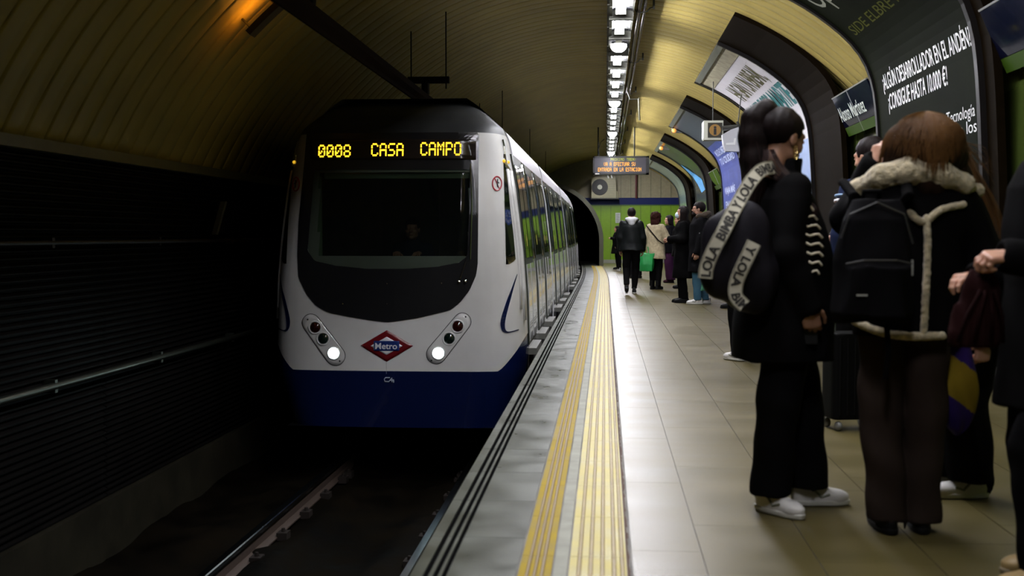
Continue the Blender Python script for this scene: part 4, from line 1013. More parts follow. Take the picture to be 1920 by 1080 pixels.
def head_mesh(h):
    if h not in HEADC: HEADC[h] = head_field(h).mesh()
    return HEADC[h]
def place(VF, R, t, s=1.0):
    V, Fc = VF; return (V*s) @ np.array(R).T + np.array(t), Fc
def hand_mesh(wrist, d, n, side, curl=0.6, h=0.0028, spread=0.06, thumb_in=0.3, s=1.0, curls=None):
    """wrist point, direction of the fingers d, palm facing n; side +1 right hand, -1 left hand"""
    d = np.array(d, float); d /= np.linalg.norm(d); n = np.array(n, float); n -= d*(n@d); n /= np.linalg.norm(n); w = np.cross(d, n)*side  # thumb side
    w = -w if False else w
    f = Field((-.16, -.16, -.16), (.16, .16, .16), h)
    # local frame: x = thumb side, y = fingers, z = palm normal
    f.ell((0, .045, 0), (.040, .050, .014), .012); f.cap((0, -.05, 0), (0, .02, 0), .026, .030, .02, flat=((0, 0, 1), .75))
    f.cap((-.026, .05, 0), (-.028, .08, 0), .013, .012, .01); f.cap((.024, .05, 0), (.028, .084, 0), .014, .012, .01)
    f.cap((-.01, .05, 0), (-.01, .084, .0), .013, .012, .01); f.cap((.01, .05, 0), (.01, .086, .0), .013, .012, .01)
    for i, (x, y0, L) in enumerate(((.030, .084, .072), (.0105, .089, .080), (-.0095, .086, .073), (-.028, .077, .058))):
        c = (curls[i] if curls else curl*(1+0.12*i)); a = 0.0; p = np.array((x, y0-.006, 0.0)); sp = (1.5-i)*spread
        for j, (fr, r0, r1) in enumerate(((.46, .0095, .0088), (.30, .0088, .0080), (.24, .0080, .0065))):
            a += c*(0.9 if j == 0 else 1.1); q = p+L*fr*np.array((math.sin(sp)*math.cos(a), math.cos(a)*math.cos(sp), math.sin(a)))
            f.cap(p, q, r0, r1, .004 if j else .006); p = q
    b = np.array((.026, .012, .004)); ti = thumb_in
    q1 = b+.042*np.array((.78*(1-ti*.4), .60, .25+.5*ti)); q2 = q1+.030*np.array((.35-.3*ti, .88, .25+.5*ti)); q3 = q2+.024*np.array((.1-.4*ti, .92, .3+.6*ti))
    f.cap(b, q1, .016, .0115, .012); f.cap(q1, q2, .0115, .0098, .004); f.cap(q2, q3, .0098, .0078, .003)
    V, Fc = f.mesh(); R = np.stack([w, d, n], 1)
    V = (V*s) @ R.T + np.array(wrist)
    if np.linalg.det(R) < 0: Fc = Fc[:, ::-1]
    return V, Fc
M_skin = mat('skin', (0.42, 0.22, 0.145), 0.5, noise=0.08, nscale=12); M_skin.node_tree.nodes['Principled BSDF'].inputs['Subsurface Weight'].default_value = 0.1
M_skin2 = mat('skin_tan', (0.27, 0.135, 0.08), 0.5, noise=0.08, nscale=12)
def fabric(name, col, rough=0.85, bump=0.25, bs=250, n=0.15, sheen=0.0): return mat(name, col, rough, noise=n, nscale=6, bump=bump, bscale=bs, sheen=sheen, spec=0.04)
M_blk = fabric('cloth_black', (0.0032, 0.003, 0.0032)); M_blk2 = fabric('cloth_charcoal', (0.0042, 0.004, 0.0046)); M_brn = fabric('cloth_brown', (0.030, 0.021, 0.017), 0.8)
M_hair = mat('hair_dark', (0.006, 0.003, 0.0027), 0.5, noise=0.4, nscale=6, bump=0.5, bscale=60, stretch=(6, 6, 0.5), spec=.12); M_hairb = mat('hair_brown', (0.016, 0.0065, 0.003), 0.5, noise=0.5, nscale=7, bump=0.5, bscale=60, stretch=(6, 6, 0.5), spec=.15)
M_shoe = fabric('shoe_black', (0.01, 0.01, 0.01), 0.5); M_sneak = mat('sneaker_white', (0.62, 0.60, 0.57), 0.5, noise=0.1); M_solew = mat('sole_white', (0.55, 0.54, 0.48), 0.6)
def sdir(a): return np.array((math.sin(a), math.cos(a), 0.0))
SHOEC = {}
def shoe(parent, at, ang, m, ms, near, lift=0.0, tilt=0.0, boot=False, laces=None, s=1.0):
    """at: ankle ground point (x, y); ang: heading of the toe from +y towards +x"""
    h = 0.005 if near else 0.009; key = (h, boot)
    if key not in SHOEC:
        f = Field((-.08, -.14, -.01), (.08, .24, .22), h)
        f.stack([(0.022, 0, .02, .043, .135), (0.05, 0, .015, .044, .132), (.075, 0, -.01, .038, .10), (.10, 0, -.04, .036, .062), (.125 if not boot else .21, 0, -.045, .040, .052)], .006, 2.3)
        f.ell((0, .10, .04), (.042, .055, .032), .02)
        if not boot: f.ell((0, -.045, .135), (.028, .04, .03), .005, 'sub')
        g = Field((-.08, -.15, -.02), (.08, .24, .06), h)
        g.stack([(0.0, 0, .022, .044, .142), (.026, 0, .022, .047, .146)], .004, 2.4)
        SHOEC[key] = (f.mesh(), g.mesh())
    U, G = SHOEC[key]; R = rotm(-ang, -tilt); t = np.array((at[0], at[1], lift+0.002))
    if tilt: t = t+np.array((0, 0, 0.0))
    o = vf_obj([place(U, R, t, s)], 'shoe', m, parent); vf_obj([place(G, R, t, s)], 'sole', ms, o)
    if m is M_sneak:
        for sx in (-1, 1): MB().tube([R@np.array((sx*x, y, z))*s+t for x, y, z in ((.041, -.02, .085), (.0445, .02, .045), (.0425, .06, .058))], .006, 5).build('side_stripe', mat('shoe_stripe', (.16, .17, .12), .6), o)
        MB().tube([R@np.array((x, -.105-.0*x, z))*s+t for x, z in ((0, .05), (0, .10))], .016, 6).build('heel_tab', mat('shoe_stripe', (.1,)*3), o)
    if laces:
        mb = MB()
        for k in range(4):
            y = .035+.022*k; zt = .092-.013*k-.0*k; mb.tube([R@np.array((x, y+abs(x)*.3, zt-abs(x)*.35))*s+t for x in (-.026, -.01, .01, .026)], .0045, 5)
        mb.build('laces', mat('lace_grey', (.40, .39, .34), .7), o)
    return o
def person(name, X, Y, hd, label, group=None, H=1.70, near=False, dz=0.0, lean=(0, 0), feet=((-.10, 0, -.15, 0), (.10, 0, .15, 0)), knees=None, arms=None,
           coat=None, trousers=None, hair=None, shoes=(None, None), head=(0, 0), skin=None, extra=None, headoff=(0, 0, 0), men=False, boot=False, laces=None, legz=None, heads=1.0):
    """feet: left (-x) then right (+x): (x, y, toe angle, lift).  arms: {'L'|'R': (elbow, wrist, finger dir, palm normal, curl)}"""
    k = H/1.70; t = tag(empty(name, (X, Y, 0), hd), label, 'person', group); skin = skin or M_skin
    hh = 0.008 if near else 0.014; lx, ly = lean
    sw = .180 if men else .160
    S = {-1: np.array((-sw+lx, -.01+ly, 1.385*k-dz)), 1: np.array((sw+lx, -.01+ly, 1.385*k-dz))}
    hipz = .90*k-dz; HP = {-1: np.array((-.085, 0, hipz)), 1: np.array((.085, 0, hipz))}
    nk = np.array((lx, ly-.01, 1.44*k-dz)); hc = np.array((lx*1.1, ly+.025, 1.585*k-dz))+np.array(headoff)
    A = {}
    for s, c in ((-1, 'L'), (1, 'R')):
        d = (arms or {}).get(c)
        if d is None: d = ((S[s][0]+s*.045, -.03+ly, 1.11*k-dz), (S[s][0]+s*.05, .05+ly, .87*k-dz), (0, .15, -1), (-s, 0, 0), .45)
        A[s] = [np.array(d[0], float), np.array(d[1], float), d[2], d[3], d[4]]
    K = {}
    for i, s in enumerate((-1, 1)):
        fx_, fy, fa, lf = feet[i][:4]; an = np.array((fx_, fy, .09+lf)); K[s] = (np.array(knees[i]) if knees else (HP[s]+an)/2+np.array((0, .02, .02*k)), an-sdir(fa)*.03)
    # body: head, neck, trunk, limbs, hands in one mesh
    lo = np.array((-.8, -.8, 0)); hi = np.array((.8, .9, 1.7*k-dz))
    P_ = [S[-1], S[1]]+[a[j] for a in A.values() for j in (0, 1)]+[x for kk in K.values() for x in kk]+[HP[-1], HP[1], nk]
    lo = np.min(P_, 0)-.26; hi = np.max(P_, 0)+.28
    f = Field(lo, hi, hh*1.25)
    f.chain([(0, -.01, hipz), (lx*.5, -.01+ly*.5, hipz+.22*k), (lx, ly-.01, 1.30*k-dz)], [.105, .095, .10], .05)
    f.cap(S[-1]*np.array((.8,1,1)), S[1]*np.array((.8,1,1)), .035, .035, .04); f.cap(nk-[0, 0, .08], hc-[0, .03, .10], .055, .050, .02)
    for s in (-1, 1):
        f.chain([S[s]-[s*.01, 0, .02], A[s][0], A[s][1]], [.034, .032, .024], .02); f.chain([HP[s], K[s][0], K[s][1]], [.075, .048, .034], .03)
    R = rotm(*head)
    parts = [f.mesh(), place(head_mesh(.0045 if near else .008), R, hc, k*0.99*heads)]
    for s in (-1, 1): parts.append(hand_mesh(A[s][1], A[s][2], A[s][3], s, A[s][4], .0032 if near else .006, s=k if men else k*.93))
    body = vf_obj(parts, 'body', skin, t)
    for s in (-1, 1):
        for dx in (0,):
            e = hc+R@(np.array((s*.031, .0795, .0025))*k); MB().lathe([(0.0005, -.0115), (.006, -.0095), (.0095, -.004), (.0105, .003)], (0, 0, 0), 12, 'y').map(lambda x, y, z: tuple(e+R@(np.array((x, -y, z))))).build('eye', mat('eye_dark', (0.05, 0.03, 0.02), 0.15), t, True) if near else None
    # trousers
    if trousers:
        rh, rk, ra, m = trousers['r']+(trousers['m'],); g = Field(lo, hi, hh); zc = trousers.get('cuff', .075)
        g.ell((0, -.012, hipz+.02), (.165, .125, .13), .03)
        for i, s in enumerate((-1, 1)):
            an = K[s][1]+np.array((0, 0, zc-.09)); g.chain([HP[s]+[0, 0, .0], K[s][0], an], [rh, rk, ra], .004, flat=None)
            c = an; g.cutbox((c[0]-.2 if s < 0 else max(.0, c[0]-.2), c[1]-.2, -.3), (min(0.0, c[0]+.2) if s < 0 else c[0]+.2, c[1]+.2, zc+feet[i][3]))
        g.folds(trousers.get('f', .004), 30, 10, X); vf_obj([g.mesh()], 'trousers', m, t)
    # coat
    if coat:
        g = Field(lo, hi, hh); r1, r2 = coat.get('ar', (.062, .048)); hem = coat['hem']*k-dz if not dz else coat['hem']
        rows = coat.get('rows')
        if rows is None:
            w, dp, fl = coat.get('w', .20), coat.get('d', .14), coat.get('flare', .02)
            rows = [(hem, 0, 0, w+fl, dp+fl), (1.0*k-dz, lx*.4, ly*.4, w-.005, dp), (1.2*k-dz, lx*.8, ly*.8, w, dp), (1.33*k-dz, lx, ly, w-.01, dp-.01), (1.41*k-dz, lx, ly, w*.72, dp*.75), (1.455*k-dz, lx, ly, w*.38, dp*.55)]
            rows = [r for r in rows if r[0] >= hem]
        g.stack(rows, .02, 2.2)
        for s in (-1, 1):
            wv = A[s][1]-A[s][0]; wv = wv/np.linalg.norm(wv)
            g.chain([S[s]*np.array((.92, 1, 1))-[0, 0, .008], A[s][0], A[s][1]], [r1, r1*.95, r2], .035)
        for s in (-1, 1):
            wv = A[s][1]-A[s][0]; wv = wv/np.linalg.norm(wv); g.cap(A[s][1]+wv*(r2+.032), A[s][1]+wv*.16, r2+.01, r2+.02, 0, 'sub')
        if dz: 
            for s in (-1, 1): g.cap(HP[s]+[0, 0, .02], K[s][0]*.45+HP[s]*.55, .11, .10, .04)
        if coat.get('collar'): cr = coat['collar']; g.chain([nk+[0, .0, -.03], nk+[0, 0.005, .055]], [cr, cr*.92], .02)
        g.folds(coat.get('f', .005), coat.get('fz', 22), 8, Y); vf_obj([g.mesh()], coat.get('name', 'coat'), coat['m'], t)
    # hair
    if hair:
        g = Field((-.30, -.32, -.55), (.30, .22, .22), .007 if near else .010); st = hair['s']
        g.ell((0, -.018, .034), (.084, .104, .094), .01)
        if st == 'short': g.cutbox((-.3, .045, -.6), (.3, .3, .045)); g.cutbox((-.3, .01, -.6), (.3, .3, .00)); g.cutbox((-.3, -.3, -.6), (.3, .3, -.055))
        elif st == 'bun': g.cutbox((-.3, .035, -.6), (.3, .3, .05)); g.cutbox((-.3, -.02, -.6), (.3, .3, -.00)); g.cutbox((-.3, -.3, -.6), (.3, .3, -.06))
        elif st == 'cap': g.cutbox((-.3, .05, -.6), (.3, .3, .035)); g.cutbox((-.3, -.3, -.6), (.3, .3, -.01)); g.ell((0, -.018, .055), (.092, .112, .085), .01); g.cutbox((-.3, -.3, -.6), (.3, .3, -.012))
        elif st in ('long', 'bob', 'curly'):
            L = {'long': .36, 'bob': .12, 'curly': .10}[st]; wd = {'long': .10, 'bob': .10, 'curly': .125}[st]
            g.cap((0, -.045, .0), (0, -.07, -L), wd*.95, wd*.85, .04, flat=((0, 1, 0), .62))
            for s in (-1, 1): g.cap((s*.062, .0, .0), (s*.075, -.01, -L*.8), .034, .03, .03)
            g.cutbox((-.064, .03, -.6), (.064, .3, .055)); g.cutbox((-.3, .066, -.6), (.3, .3, .02))
            if st == 'curly': g.ell((0, -.03, .03), (.115, .125, .115), .02); g.cutbox((-.3, .045, -.6), (.3, .3, .05)); g.fuzz(.03)
        if 'fn' in hair: hair['fn'](g)
        g.folds(.0022, 6, 42, 1.0); vf_obj([place(g.mesh(), R, hc, k*heads)], 'cap' if st == 'cap' else 'hair', hair['m'], t)
    # shoes
    if shoes[0]:
        for i, s in enumerate((-1, 1)):
            fx_, fy, fa, lf = feet[i][:4]; shoe(t, (fx_, fy), fa, shoes[0], shoes[1], near, lift=lf, tilt=feet[i][4] if len(feet[i]) > 4 else 0, boot=boot, laces=laces, s=(1.0 if men else .93)*(1.0))
    t['_k'] = k; return t, dict(A=A, S=S, hc=hc, R=R, nk=nk, HP=HP, k=k)
def strands(parent, name, m, roots, r=.0011, nseg=8):
    """roots: list of point lists; one curve object"""
    mb = MB()
    for pts in roots: q = spl([tuple(p) for p in pts], 2); mb.tube(q, r, 3, rs=[r]*(len(q)-2)+[r*.6, r*.2])
    o = mb.build(name, m, parent, True); o['kind'] = 'stuff'; return o
def local(t, p):
    """world point -> coordinates of the thing"""
    return Matrix.Rotation(-t.rotation_euler[2], 3, 'Z') @ (Vector(p)-t.location)
# ================================================================== PEOPLE
def W2L(t, *p): return tuple(local(t, Vector(p)))
PI = math.pi
# ---- woman in black seen from the side, big bag
Ax, Ay = 0.79, 5.0
rowsA = [(.665, 0, -.03, .225, .215), (.9, 0, -.013, .225, .212), (1.1, 0, -.005, .215, .190), (1.25, 0, -.015, .205, .155), (1.35, 0, -.02, .19, .125), (1.42, 0, -.02, .13, .09), (1.47, 0, -.015, .065, .062), (1.525, 0, -.005, .058, .058)]
tA, iA = person('person', Ax, Ay, -PI/2+.08, 'woman in a long black coat with high ponytail and white sneakers, standing sideways', H=1.72, near=True,
    feet=((-.09, .15, .0, 0), (.07, -.06, 0.95, 0)), knees=((-.09, .085, .48), (.09, -.06, .48)),
    arms={'R': ((.225, -.06, 1.12), (.225, .03, .90), (.0, .22, -1), (-1, .1, 0), .75), 'L': ((-.23, .0, 1.12), (-.22, .12, .90), (0, .2, -1), (1, 0, 0), .5)},
    coat=dict(hem=.665, rows=rowsA, m=M_blk, ar=(.066, .050), f=.0045), trousers=dict(r=(.105, .092, .086), m=M_blk2, f=.005, cuff=.085),
    hair=dict(s='bun', m=M_hair), shoes=(M_sneak, M_solew), head=(.50, -.25), headoff=(0, -.055, .012), laces=M_sneak, skin=M_skin2)
g = Field((-.2, -.42, 1.05), (.2, .08, 1.85), .006)
pt = [(0, -.055, 1.70), (.0, -.105, 1.735), (.0, -.150, 1.695), (.0, -.155, 1.62), (.01, -.150, 1.52), (.03, -.150, 1.42), (.05, -.18, 1.32), (.07, -.24, 1.22)]
g.chain(pt, [.032, .040, .052, .060, .058, .052, .036, .012], .03); g.folds(.003, 5, 50, 2)
vf_obj([g.mesh()], 'ponytail', M_hair, tA)
rnd = random.Random(5); rr = []
for i in range(260):
    a = rnd.uniform(0, 2*PI); q = rnd.uniform(.7, 1.06); pts = []; e = rnd.uniform(-.02, .03)
    for j, (p, r) in enumerate(zip(pt, [.030, .038, .052, .060, .060, .056, .050, .045])):
        aa_ = a+.25*j+rnd.uniform(-.08, .08); pts.append((p[0]+math.cos(aa_)*r*q, p[1]+math.sin(aa_)*r*q*.9, p[2]+e*j*.3))
    rr.append(pts[1:])
for i in range(60):   # loose lengths falling forward over the shoulder
    a = rnd.uniform(-.025, .03); rr.append([(.07+a, -.12+a, 1.56), (.11, -.09+a, 1.47+a), (.14+a, -.03+a, 1.41), (.17, .02+a, 1.34), (.19+a*.4, .05+a, 1.24+a*2)])
strands(tA, 'hair_strands', mat('hair_strand', (0.018, 0.008, 0.007), 0.4, spec=.25), rr, .0011)
MB().lathe([(.032, -.008), (.036, 0), (.032, .008)], (0, -.055, 1.735), 16).build('hair_tie', M_blk, tA)
ear = iA['hc']+iA['R']@np.array((.083, .004, -.05))
mb = MB()
for k in range(4):
    c = ear+np.array((.004*(k % 2), .003, -.013*k)); mb.tube([c+np.array((.0, .007*math.cos(a), .008*math.sin(a))) for a in [2*PI*j/10 for j in range(11)]], .0022, 5, caps=False)
mb.build('earring', mat('gold', (0.75, 0.55, 0.22), 0.25, metal=1.0), tA)
# pale zigzag braids on the jacket front
M_cr = mat('braid_cream', (0.60, 0.54, 0.40), 0.7)
for (u, v, w_) in ((1497, 375, 8), (1506, 390, 13), (1509, 407, 17), (1513, 424, 19), (1516, 441, 20), (1517, 458, 19), (1517, 475, 18), (1517, 492, 15), (1514, 508, 12)):
    c = [P(u+dx*w_, v+dv, Y=4.875-.012*dx) for dx, dv in ((-1, -3), (-.5, 1.5), (0, -1), (.5, -2), (.85, 3), (1.0, 6))]
    pts = []
    for q in c:
        l = local(tA, q); z = l.z; rx = float(np.interp(z, [r[0] for r in rowsA], [r[3] for r in rowsA])); ry = float(np.interp(z, [r[0] for r in rowsA], [r[4] for r in rowsA])); cy = float(np.interp(z, [r[0] for r in rowsA], [r[2] for r in rowsA]))
        yy = min(.985, (l.y-cy)/ry); xx = rx*math.sqrt(max(0, 1-abs(yy)**2.2))**(2/2.2)+.006; pts.append((max(xx, .02), cy+ry*yy+.004, z))
    MB().tube(pts, .0055, 6).build('pale_braid', M_cr, tA, True)
# phone in her hand
p = iA['A'][1][1]+np.array((-.032, .012, -.085)); MB().box(p[0]-.006, p[0]+.004, p[1]-.035, p[1]+.035, p[2]-.07, p[2]+.07).build('mobile_phone', mat('phone_black', (.02, .02, .022), .1), None)
ph = bpy.data.objects['mobile_phone']; ph.matrix_world = Matrix.Translation(tA.location) @ Matrix.Rotation(tA.rotation_euler[2], 4, 'Z'); tag(ph, 'dark phone held in the hanging hand of the ponytailed woman', 'phone')
# ---- her bag with two lettered straps
YB = 4.70
def L2(u, v, Y=YB): return P(u, v, Y=Y)
c = L2(1385, 487)
bag = tag(empty('shoulder_bag', (c.x, YB+.04, c.z)), 'big soft black shoulder bag with cream lettered straps, slung on the ponytailed woman', 'bag')
bo = np.array(bag.location)
sB = F/YB
def bp(u, v, dy=0): q = P(u, v, Y=YB+.04+dy); return np.array(q)-bo
g = Field((-.27, -.16, -.32), (.27, .16, .32), .007)
outl = [(1352, 400), (1400, 385), (1430, 400), (1440, 470), (1438, 560), (1400, 575), (1340, 540), (1318, 505), (1322, 450), (1335, 415)]
g.ell(bp(1372, 470), (.125, .085, .16), .05); g.ell(bp(1408, 520), (.115, .09, .155), .05); g.ell(bp(1362, 515), (.105, .075, .10), .05); g.ell(bp(1400, 440), (.10, .08, .14), .05); g.ell(bp(1352, 440), (.06, .05, .08), .04)
g.folds(.006, 14, 16, 3); vf_obj([g.mesh()], 'bag_body', fabric('nylon_black', (0.012, 0.011, 0.014), 0.5), bag)
M_strap = mat('strap_cream', (0.50, 0.47, 0.37), 0.7, noise=0.1, nscale=30, bump=.2, bscale=400); M_slet = mat('strap_letters', (0.016, 0.015, 0.013), 0.7)
def strap(pxs, wpx, name, txt, tstart, tsize, flip=False, letters=True):
    """pxs: centre line (u, v, Y) ; the webbing faces the platform edge side"""
    C = [np.array(P(u, v, Y=Y)) for u, v, Y in pxs]
    n = 60; S_ = spl([tuple(c) for c in C], 8); S_ = [np.array(s) for s in S_]; L = [0]
    for a, b in zip(S_[:-1], S_[1:]): L.append(L[-1]+np.linalg.norm(b-a))
    W = wpx/2
    def at(s):
        p = np.array([np.interp(s, L, [q[i] for q in S_]) for i in range(3)]); p2 = np.array([np.interp(min(L[-1], s+.01), L, [q[i] for q in S_]) for i in range(3)]); p1 = np.array([np.interp(max(0, s-.01), L, [q[i] for q in S_]) for i in range(3)])
        d = (p2-p1)/np.linalg.norm(p2-p1); nn = np.array((0.1, -1.0, .15)); nn -= d*(nn@d); nn /= np.linalg.norm(nn); return p, d, nn, np.cross(d, nn)
    rows = []
    for k in range(n+1):
        p, d, nn, sd = at(L[-1]*k/n); rows.append([tuple(p-bo+sd*W+nn*.0), tuple(p-bo+sd*W+nn*.004), tuple(p-bo-sd*W+nn*.004), tuple(p-bo-sd*W)])
    st = MB().grid(rows, True).build(name, M_strap, bag)
    for e in (-1, 1):
        rows = []
        for k in range(n+1):
            p, d, nn, sd = at(L[-1]*k/n); rows.append([tuple(p-bo+sd*(e*W*q)+nn*.0048) for q in (.84, .97)])
        MB().grid(rows).build('edge_stripe', mat('strap_edge', (0.16, 0.15, 0.10), .7), st)
        if e < 0: pass
    if txt:
        def fn(x, y, z):
            s = tstart+x*(1 if not flip else -1); p, d, nn, sd = at(min(max(s, 0), L[-1])); y2 = (y-tsize*.36)*(1 if not flip else -1)
            q = p-bo+nn*.0052-sd*y2; return tuple(q)
        mb = text_mb(txt, tsize, 'LEFT', .0022, 1.0); mx = max(q[0] for q in mb.v)
        mb.map(fn); mb.build('strap_lettering', M_slet, st)
    return L[-1]
# reads upwards from the bottom left to the shoulder
strap([(1322, 522, 4.60), (1325, 500, 4.60), (1338, 468, 4.60), (1356, 434, 4.61), (1374, 398, 4.66), (1392, 366, 4.72), (1410, 337, 4.76), (1430, 318, 4.82), (1452, 314, 4.90)], .058, 'shoulder_strap', "LOLA  BIMBA Y LOLA  BIMBA", .005, .053)
strap([(1396, 574, 4.60), (1380, 556, 4.60), (1380, 532, 4.60), (1390, 505, 4.595), (1403, 478, 4.595), (1414, 455, 4.60)], .058, 'rear_strap', "Y LOLA  BIMBA", .262, .050, flip=True)
# ---- woman seen from behind in the shearling jacket
Bx, By = 1.205, 4.7
rowsB = [(.80, .01, .0, .205, .145), (1.0, .01, .0, .215, .150), (1.2, .02, .0, .225, .155), (1.32, .03, .0, .215, .145), (1.40, .035, -.01, .15, .11), (1.45, .04, -.01, .09, .085)]
tB, iB = person('person', Bx, By, .0, 'woman seen from behind in black jacket with cream shearling collar, brown trousers', H=1.68, near=True, lean=(.045, 0),
    feet=((-.068, -.0, -.08, 0), (.075, .02, .08, 0)), knees=((-.085, .0, .48), (.085, .0, .48)),
    arms={'L': ((-.17, .26, 1.27), (-.098, .12, 1.485), (.22, -.05, 1), (.9, 0.5, 0), .6), 'R': ((.30, -.0, 1.10), (.26, .20, 1.02), (-.6, .8, 0), (0, .3, -1), .6)},
    coat=dict(hem=.80, rows=rowsB, m=M_blk, ar=(.078, .060), f=.005, name='jacket'), trousers=dict(r=(.100, .085, .078), m=M_brn, f=.007, cuff=.05), hair=None, shoes=(M_shoe, M_shoe), head=(.15, -.08), headoff=(.012, -.02, .0))
M_fleece = mat('shearling', (0.50, 0.42, 0.26), 0.95, noise=0.35, nscale=45, bump=1.0, bscale=150, sheen=.5)
g = Field((-.34, -.26, 1.26), (.40, .16, 1.56), .006)
g.chain([(-.195, .0, 1.385), (-.12, -.085, 1.43), (-.02, -.115, 1.45), (.10, -.115, 1.435), (.20, -.08, 1.40), (.25, -.01, 1.375)], [.030, .044, .050, .048, .036, .024], .03)
g.chain([(-.195, .0, 1.385), (-.12, .07, 1.40), (.17, .07, 1.40), (.275, -.01, 1.375)], [.03, .03, .03, .028], .03); g.fuzz(.010, 2); vf_obj([g.mesh()], 'shearling_collar', M_fleece, tB)
def onback(u, v, off=.012):
    l = local(tB, P(u, v, Y=By-.15)); z = l.z; f = lambda i: float(np.interp(z, [r[0] for r in rowsB], [r[i] for r in rowsB]))
    q = max(-.97, min(.97, (l.x-f(1))/f(3))); return (l.x, f(2)-f(4)*(1-abs(q)**2.2)**(1/2.2)-off, z)
def fleece_tube(pts, r, name):
    P3 = spl([onback(*p) for p in pts], 6); lo = np.min(P3, 0)-.05; hi = np.max(P3, 0)+.05
    g = Field(lo, hi, .0045); g.chain(P3, [r]*len(P3), .005); g.fuzz(.007, 7); vf_obj([g.mesh()], name, M_fleece, tB)
fleece_tube([(1736, 408), (1737, 460), (1735, 540), (1731, 622)], .0135, 'shearling_seam')
fleece_tube([(1704, 398), (1722, 414), (1738, 412), (1765, 393), (1812, 383)], .0135, 'shearling_seam')
fleece_tube([(1612, 606), (1650, 622), (1700, 630), (1768, 630)], .016, 'shearling_hem')
# hair of B: a field in world-ish local space plus strands
hc = iB['hc']
g = Field((hc[0]-.24, hc[1]-.24, 1.20), (hc[0]+.26, hc[1]+.16, 1.76), .007)
g.ell(hc+[0, -.02, .025], (.090, .112, .092), .02); g.ell(hc+[-.015, -.045, -.05], (.140, .095, .10), .05); g.ell(hc+[.06, -.04, -.04], (.10, .085, .09), .04)
g.chain([hc+[.10, -.02, -.05], hc+[.14, .0, -.14], hc+[.19, .05, -.26]], [.06, .05, .02], .03); g.chain([hc+[-.10, -.03, -.05], hc+[-.13, -.02, -.12], hc+[-.16, .03, -.19]], [.05, .035, .012], .03)
g.cap(hc+[-.01, -.085, -.03], hc+[0, -.09, -.16], .07, .07, .03); g.cutbox((hc[0]-.06, hc[1]+.035, hc[2]-.2), (hc[0]+.06, hc[1]+.3, hc[2]+.05)); g.folds(.004, 5, 38, 1); vf_obj([g.mesh()], 'hair', M_hairb, tB)
rr = []; rnd = random.Random(9)
for i in range(620):
    a = rnd.uniform(-PI*1.05, PI*.05); r0 = rnd.uniform(.2, 1); pts = []; wv = rnd.uniform(-.012, .012); L = rnd.uniform(.75, 1.05)
    for j in range(7):
        t_ = j/6*L; w_ = .016+.096*math.sin(min(1, t_*1.5)*PI/2)+.058*t_; d_ = .03+.112*math.sin(min(1, t_*1.6)*PI/2)+.012*t_
        pts.append(hc+np.array((math.cos(a)*w_+wv*math.sin(j*1.3)-.01*t_, math.sin(a)*d_*1.0-.03, .124-(.215+.05*math.sin(a*3))*t_**1.35-.01*r0)))
    rr.append(pts)
for i in range(40): x = rnd.uniform(.06, .16); rr.append([hc+[x, -.03, .0], hc+[x+.04, -.03, -.03+rnd.uniform(-.02, .02)], hc+[x+.09, .0, -.05+rnd.uniform(-.05, .03)], hc+[x+.13, .0, -.12+rnd.uniform(-.05, .05)]])
strands(tB, 'hair_strands', mat('hair_strand_brown', (0.10, 0.045, 0.012), 0.4, spec=.25), rr, .0012)
# backpack
c = P(1636, 486, Y=4.44); bk = tag(empty('backpack', c), 'soft black backpack with a front pocket on the back of the shearling jacket woman', 'backpack')
g = Field((-.22, -.16, -.32), (.22, .16, .32), .007)
g.stack([(-.24, 0, .0, .135, .075), (-.2, 0, -.0, .148, .092), (0.0, 0, .0, .142, .090), (.15, .01, .0, .125, .078), (.225, .015, .01, .085, .05)], .03, 2.6); g.stack([(-.215, .0, -.085, .115, .035), (-.03, 0, -.082, .11, .038)], .02, 3.0)
g.folds(.005, 20, 14, 4); vf_obj([g.mesh()], 'pack_body', M_blk2, bk)
MB().tube([(-.12, -.10, -.015), (-.06, -.123, -.002), (.06, -.123, -.002), (.12, -.10, -.015)], .004, 6).build('pocket_zip', mat('zip_black', (.03, .03, .03), .3), bk)
MB().tube([(-.13, -.055, .08), (-.10, -.06, .17), (0, -.06, .215), (.10, -.06, .17), (.135, -.055, .06)], .004, 6).build('main_zip', mat('zip_black', (.03,)*3), bk)
MB().box(.128, .133, -.075, -.06, -.06, .0).build('zip_pull', mat('zip_pull', (.25, .25, .22), .4), bk)
MB().box(-.085, -.045, -.128, -.123, -.135, -.128).build('small_patch', mat('patch_grey', (.3, .3, .27), .6), bk)
MB().tube([(-.03, .06, .21), (-.03, .03, .26), (.03, .03, .26), (.03, .06, .21)], .010, 8).build('grab_handle', M_blk, bk, True)
for s in (-1, 1):
    g = Field((-.35, -.1, -.3), (.35, .45, .45), .009); g.chain([(s*.075, .05, .18), (s*.10+.04, .05, .24), (s*.12+.04, .16, .30)], [.022, .024, .024], .01, flat=((0, .7, .7), .35)); vf_obj([g.mesh()], 'shoulder_strap', M_blk, bk)
MB().tube([(.06, .02, -.23), (.065, .0, -.36), (.055, .0, -.46)], .012, 6).build('webbing_tail', M_blk, bk)
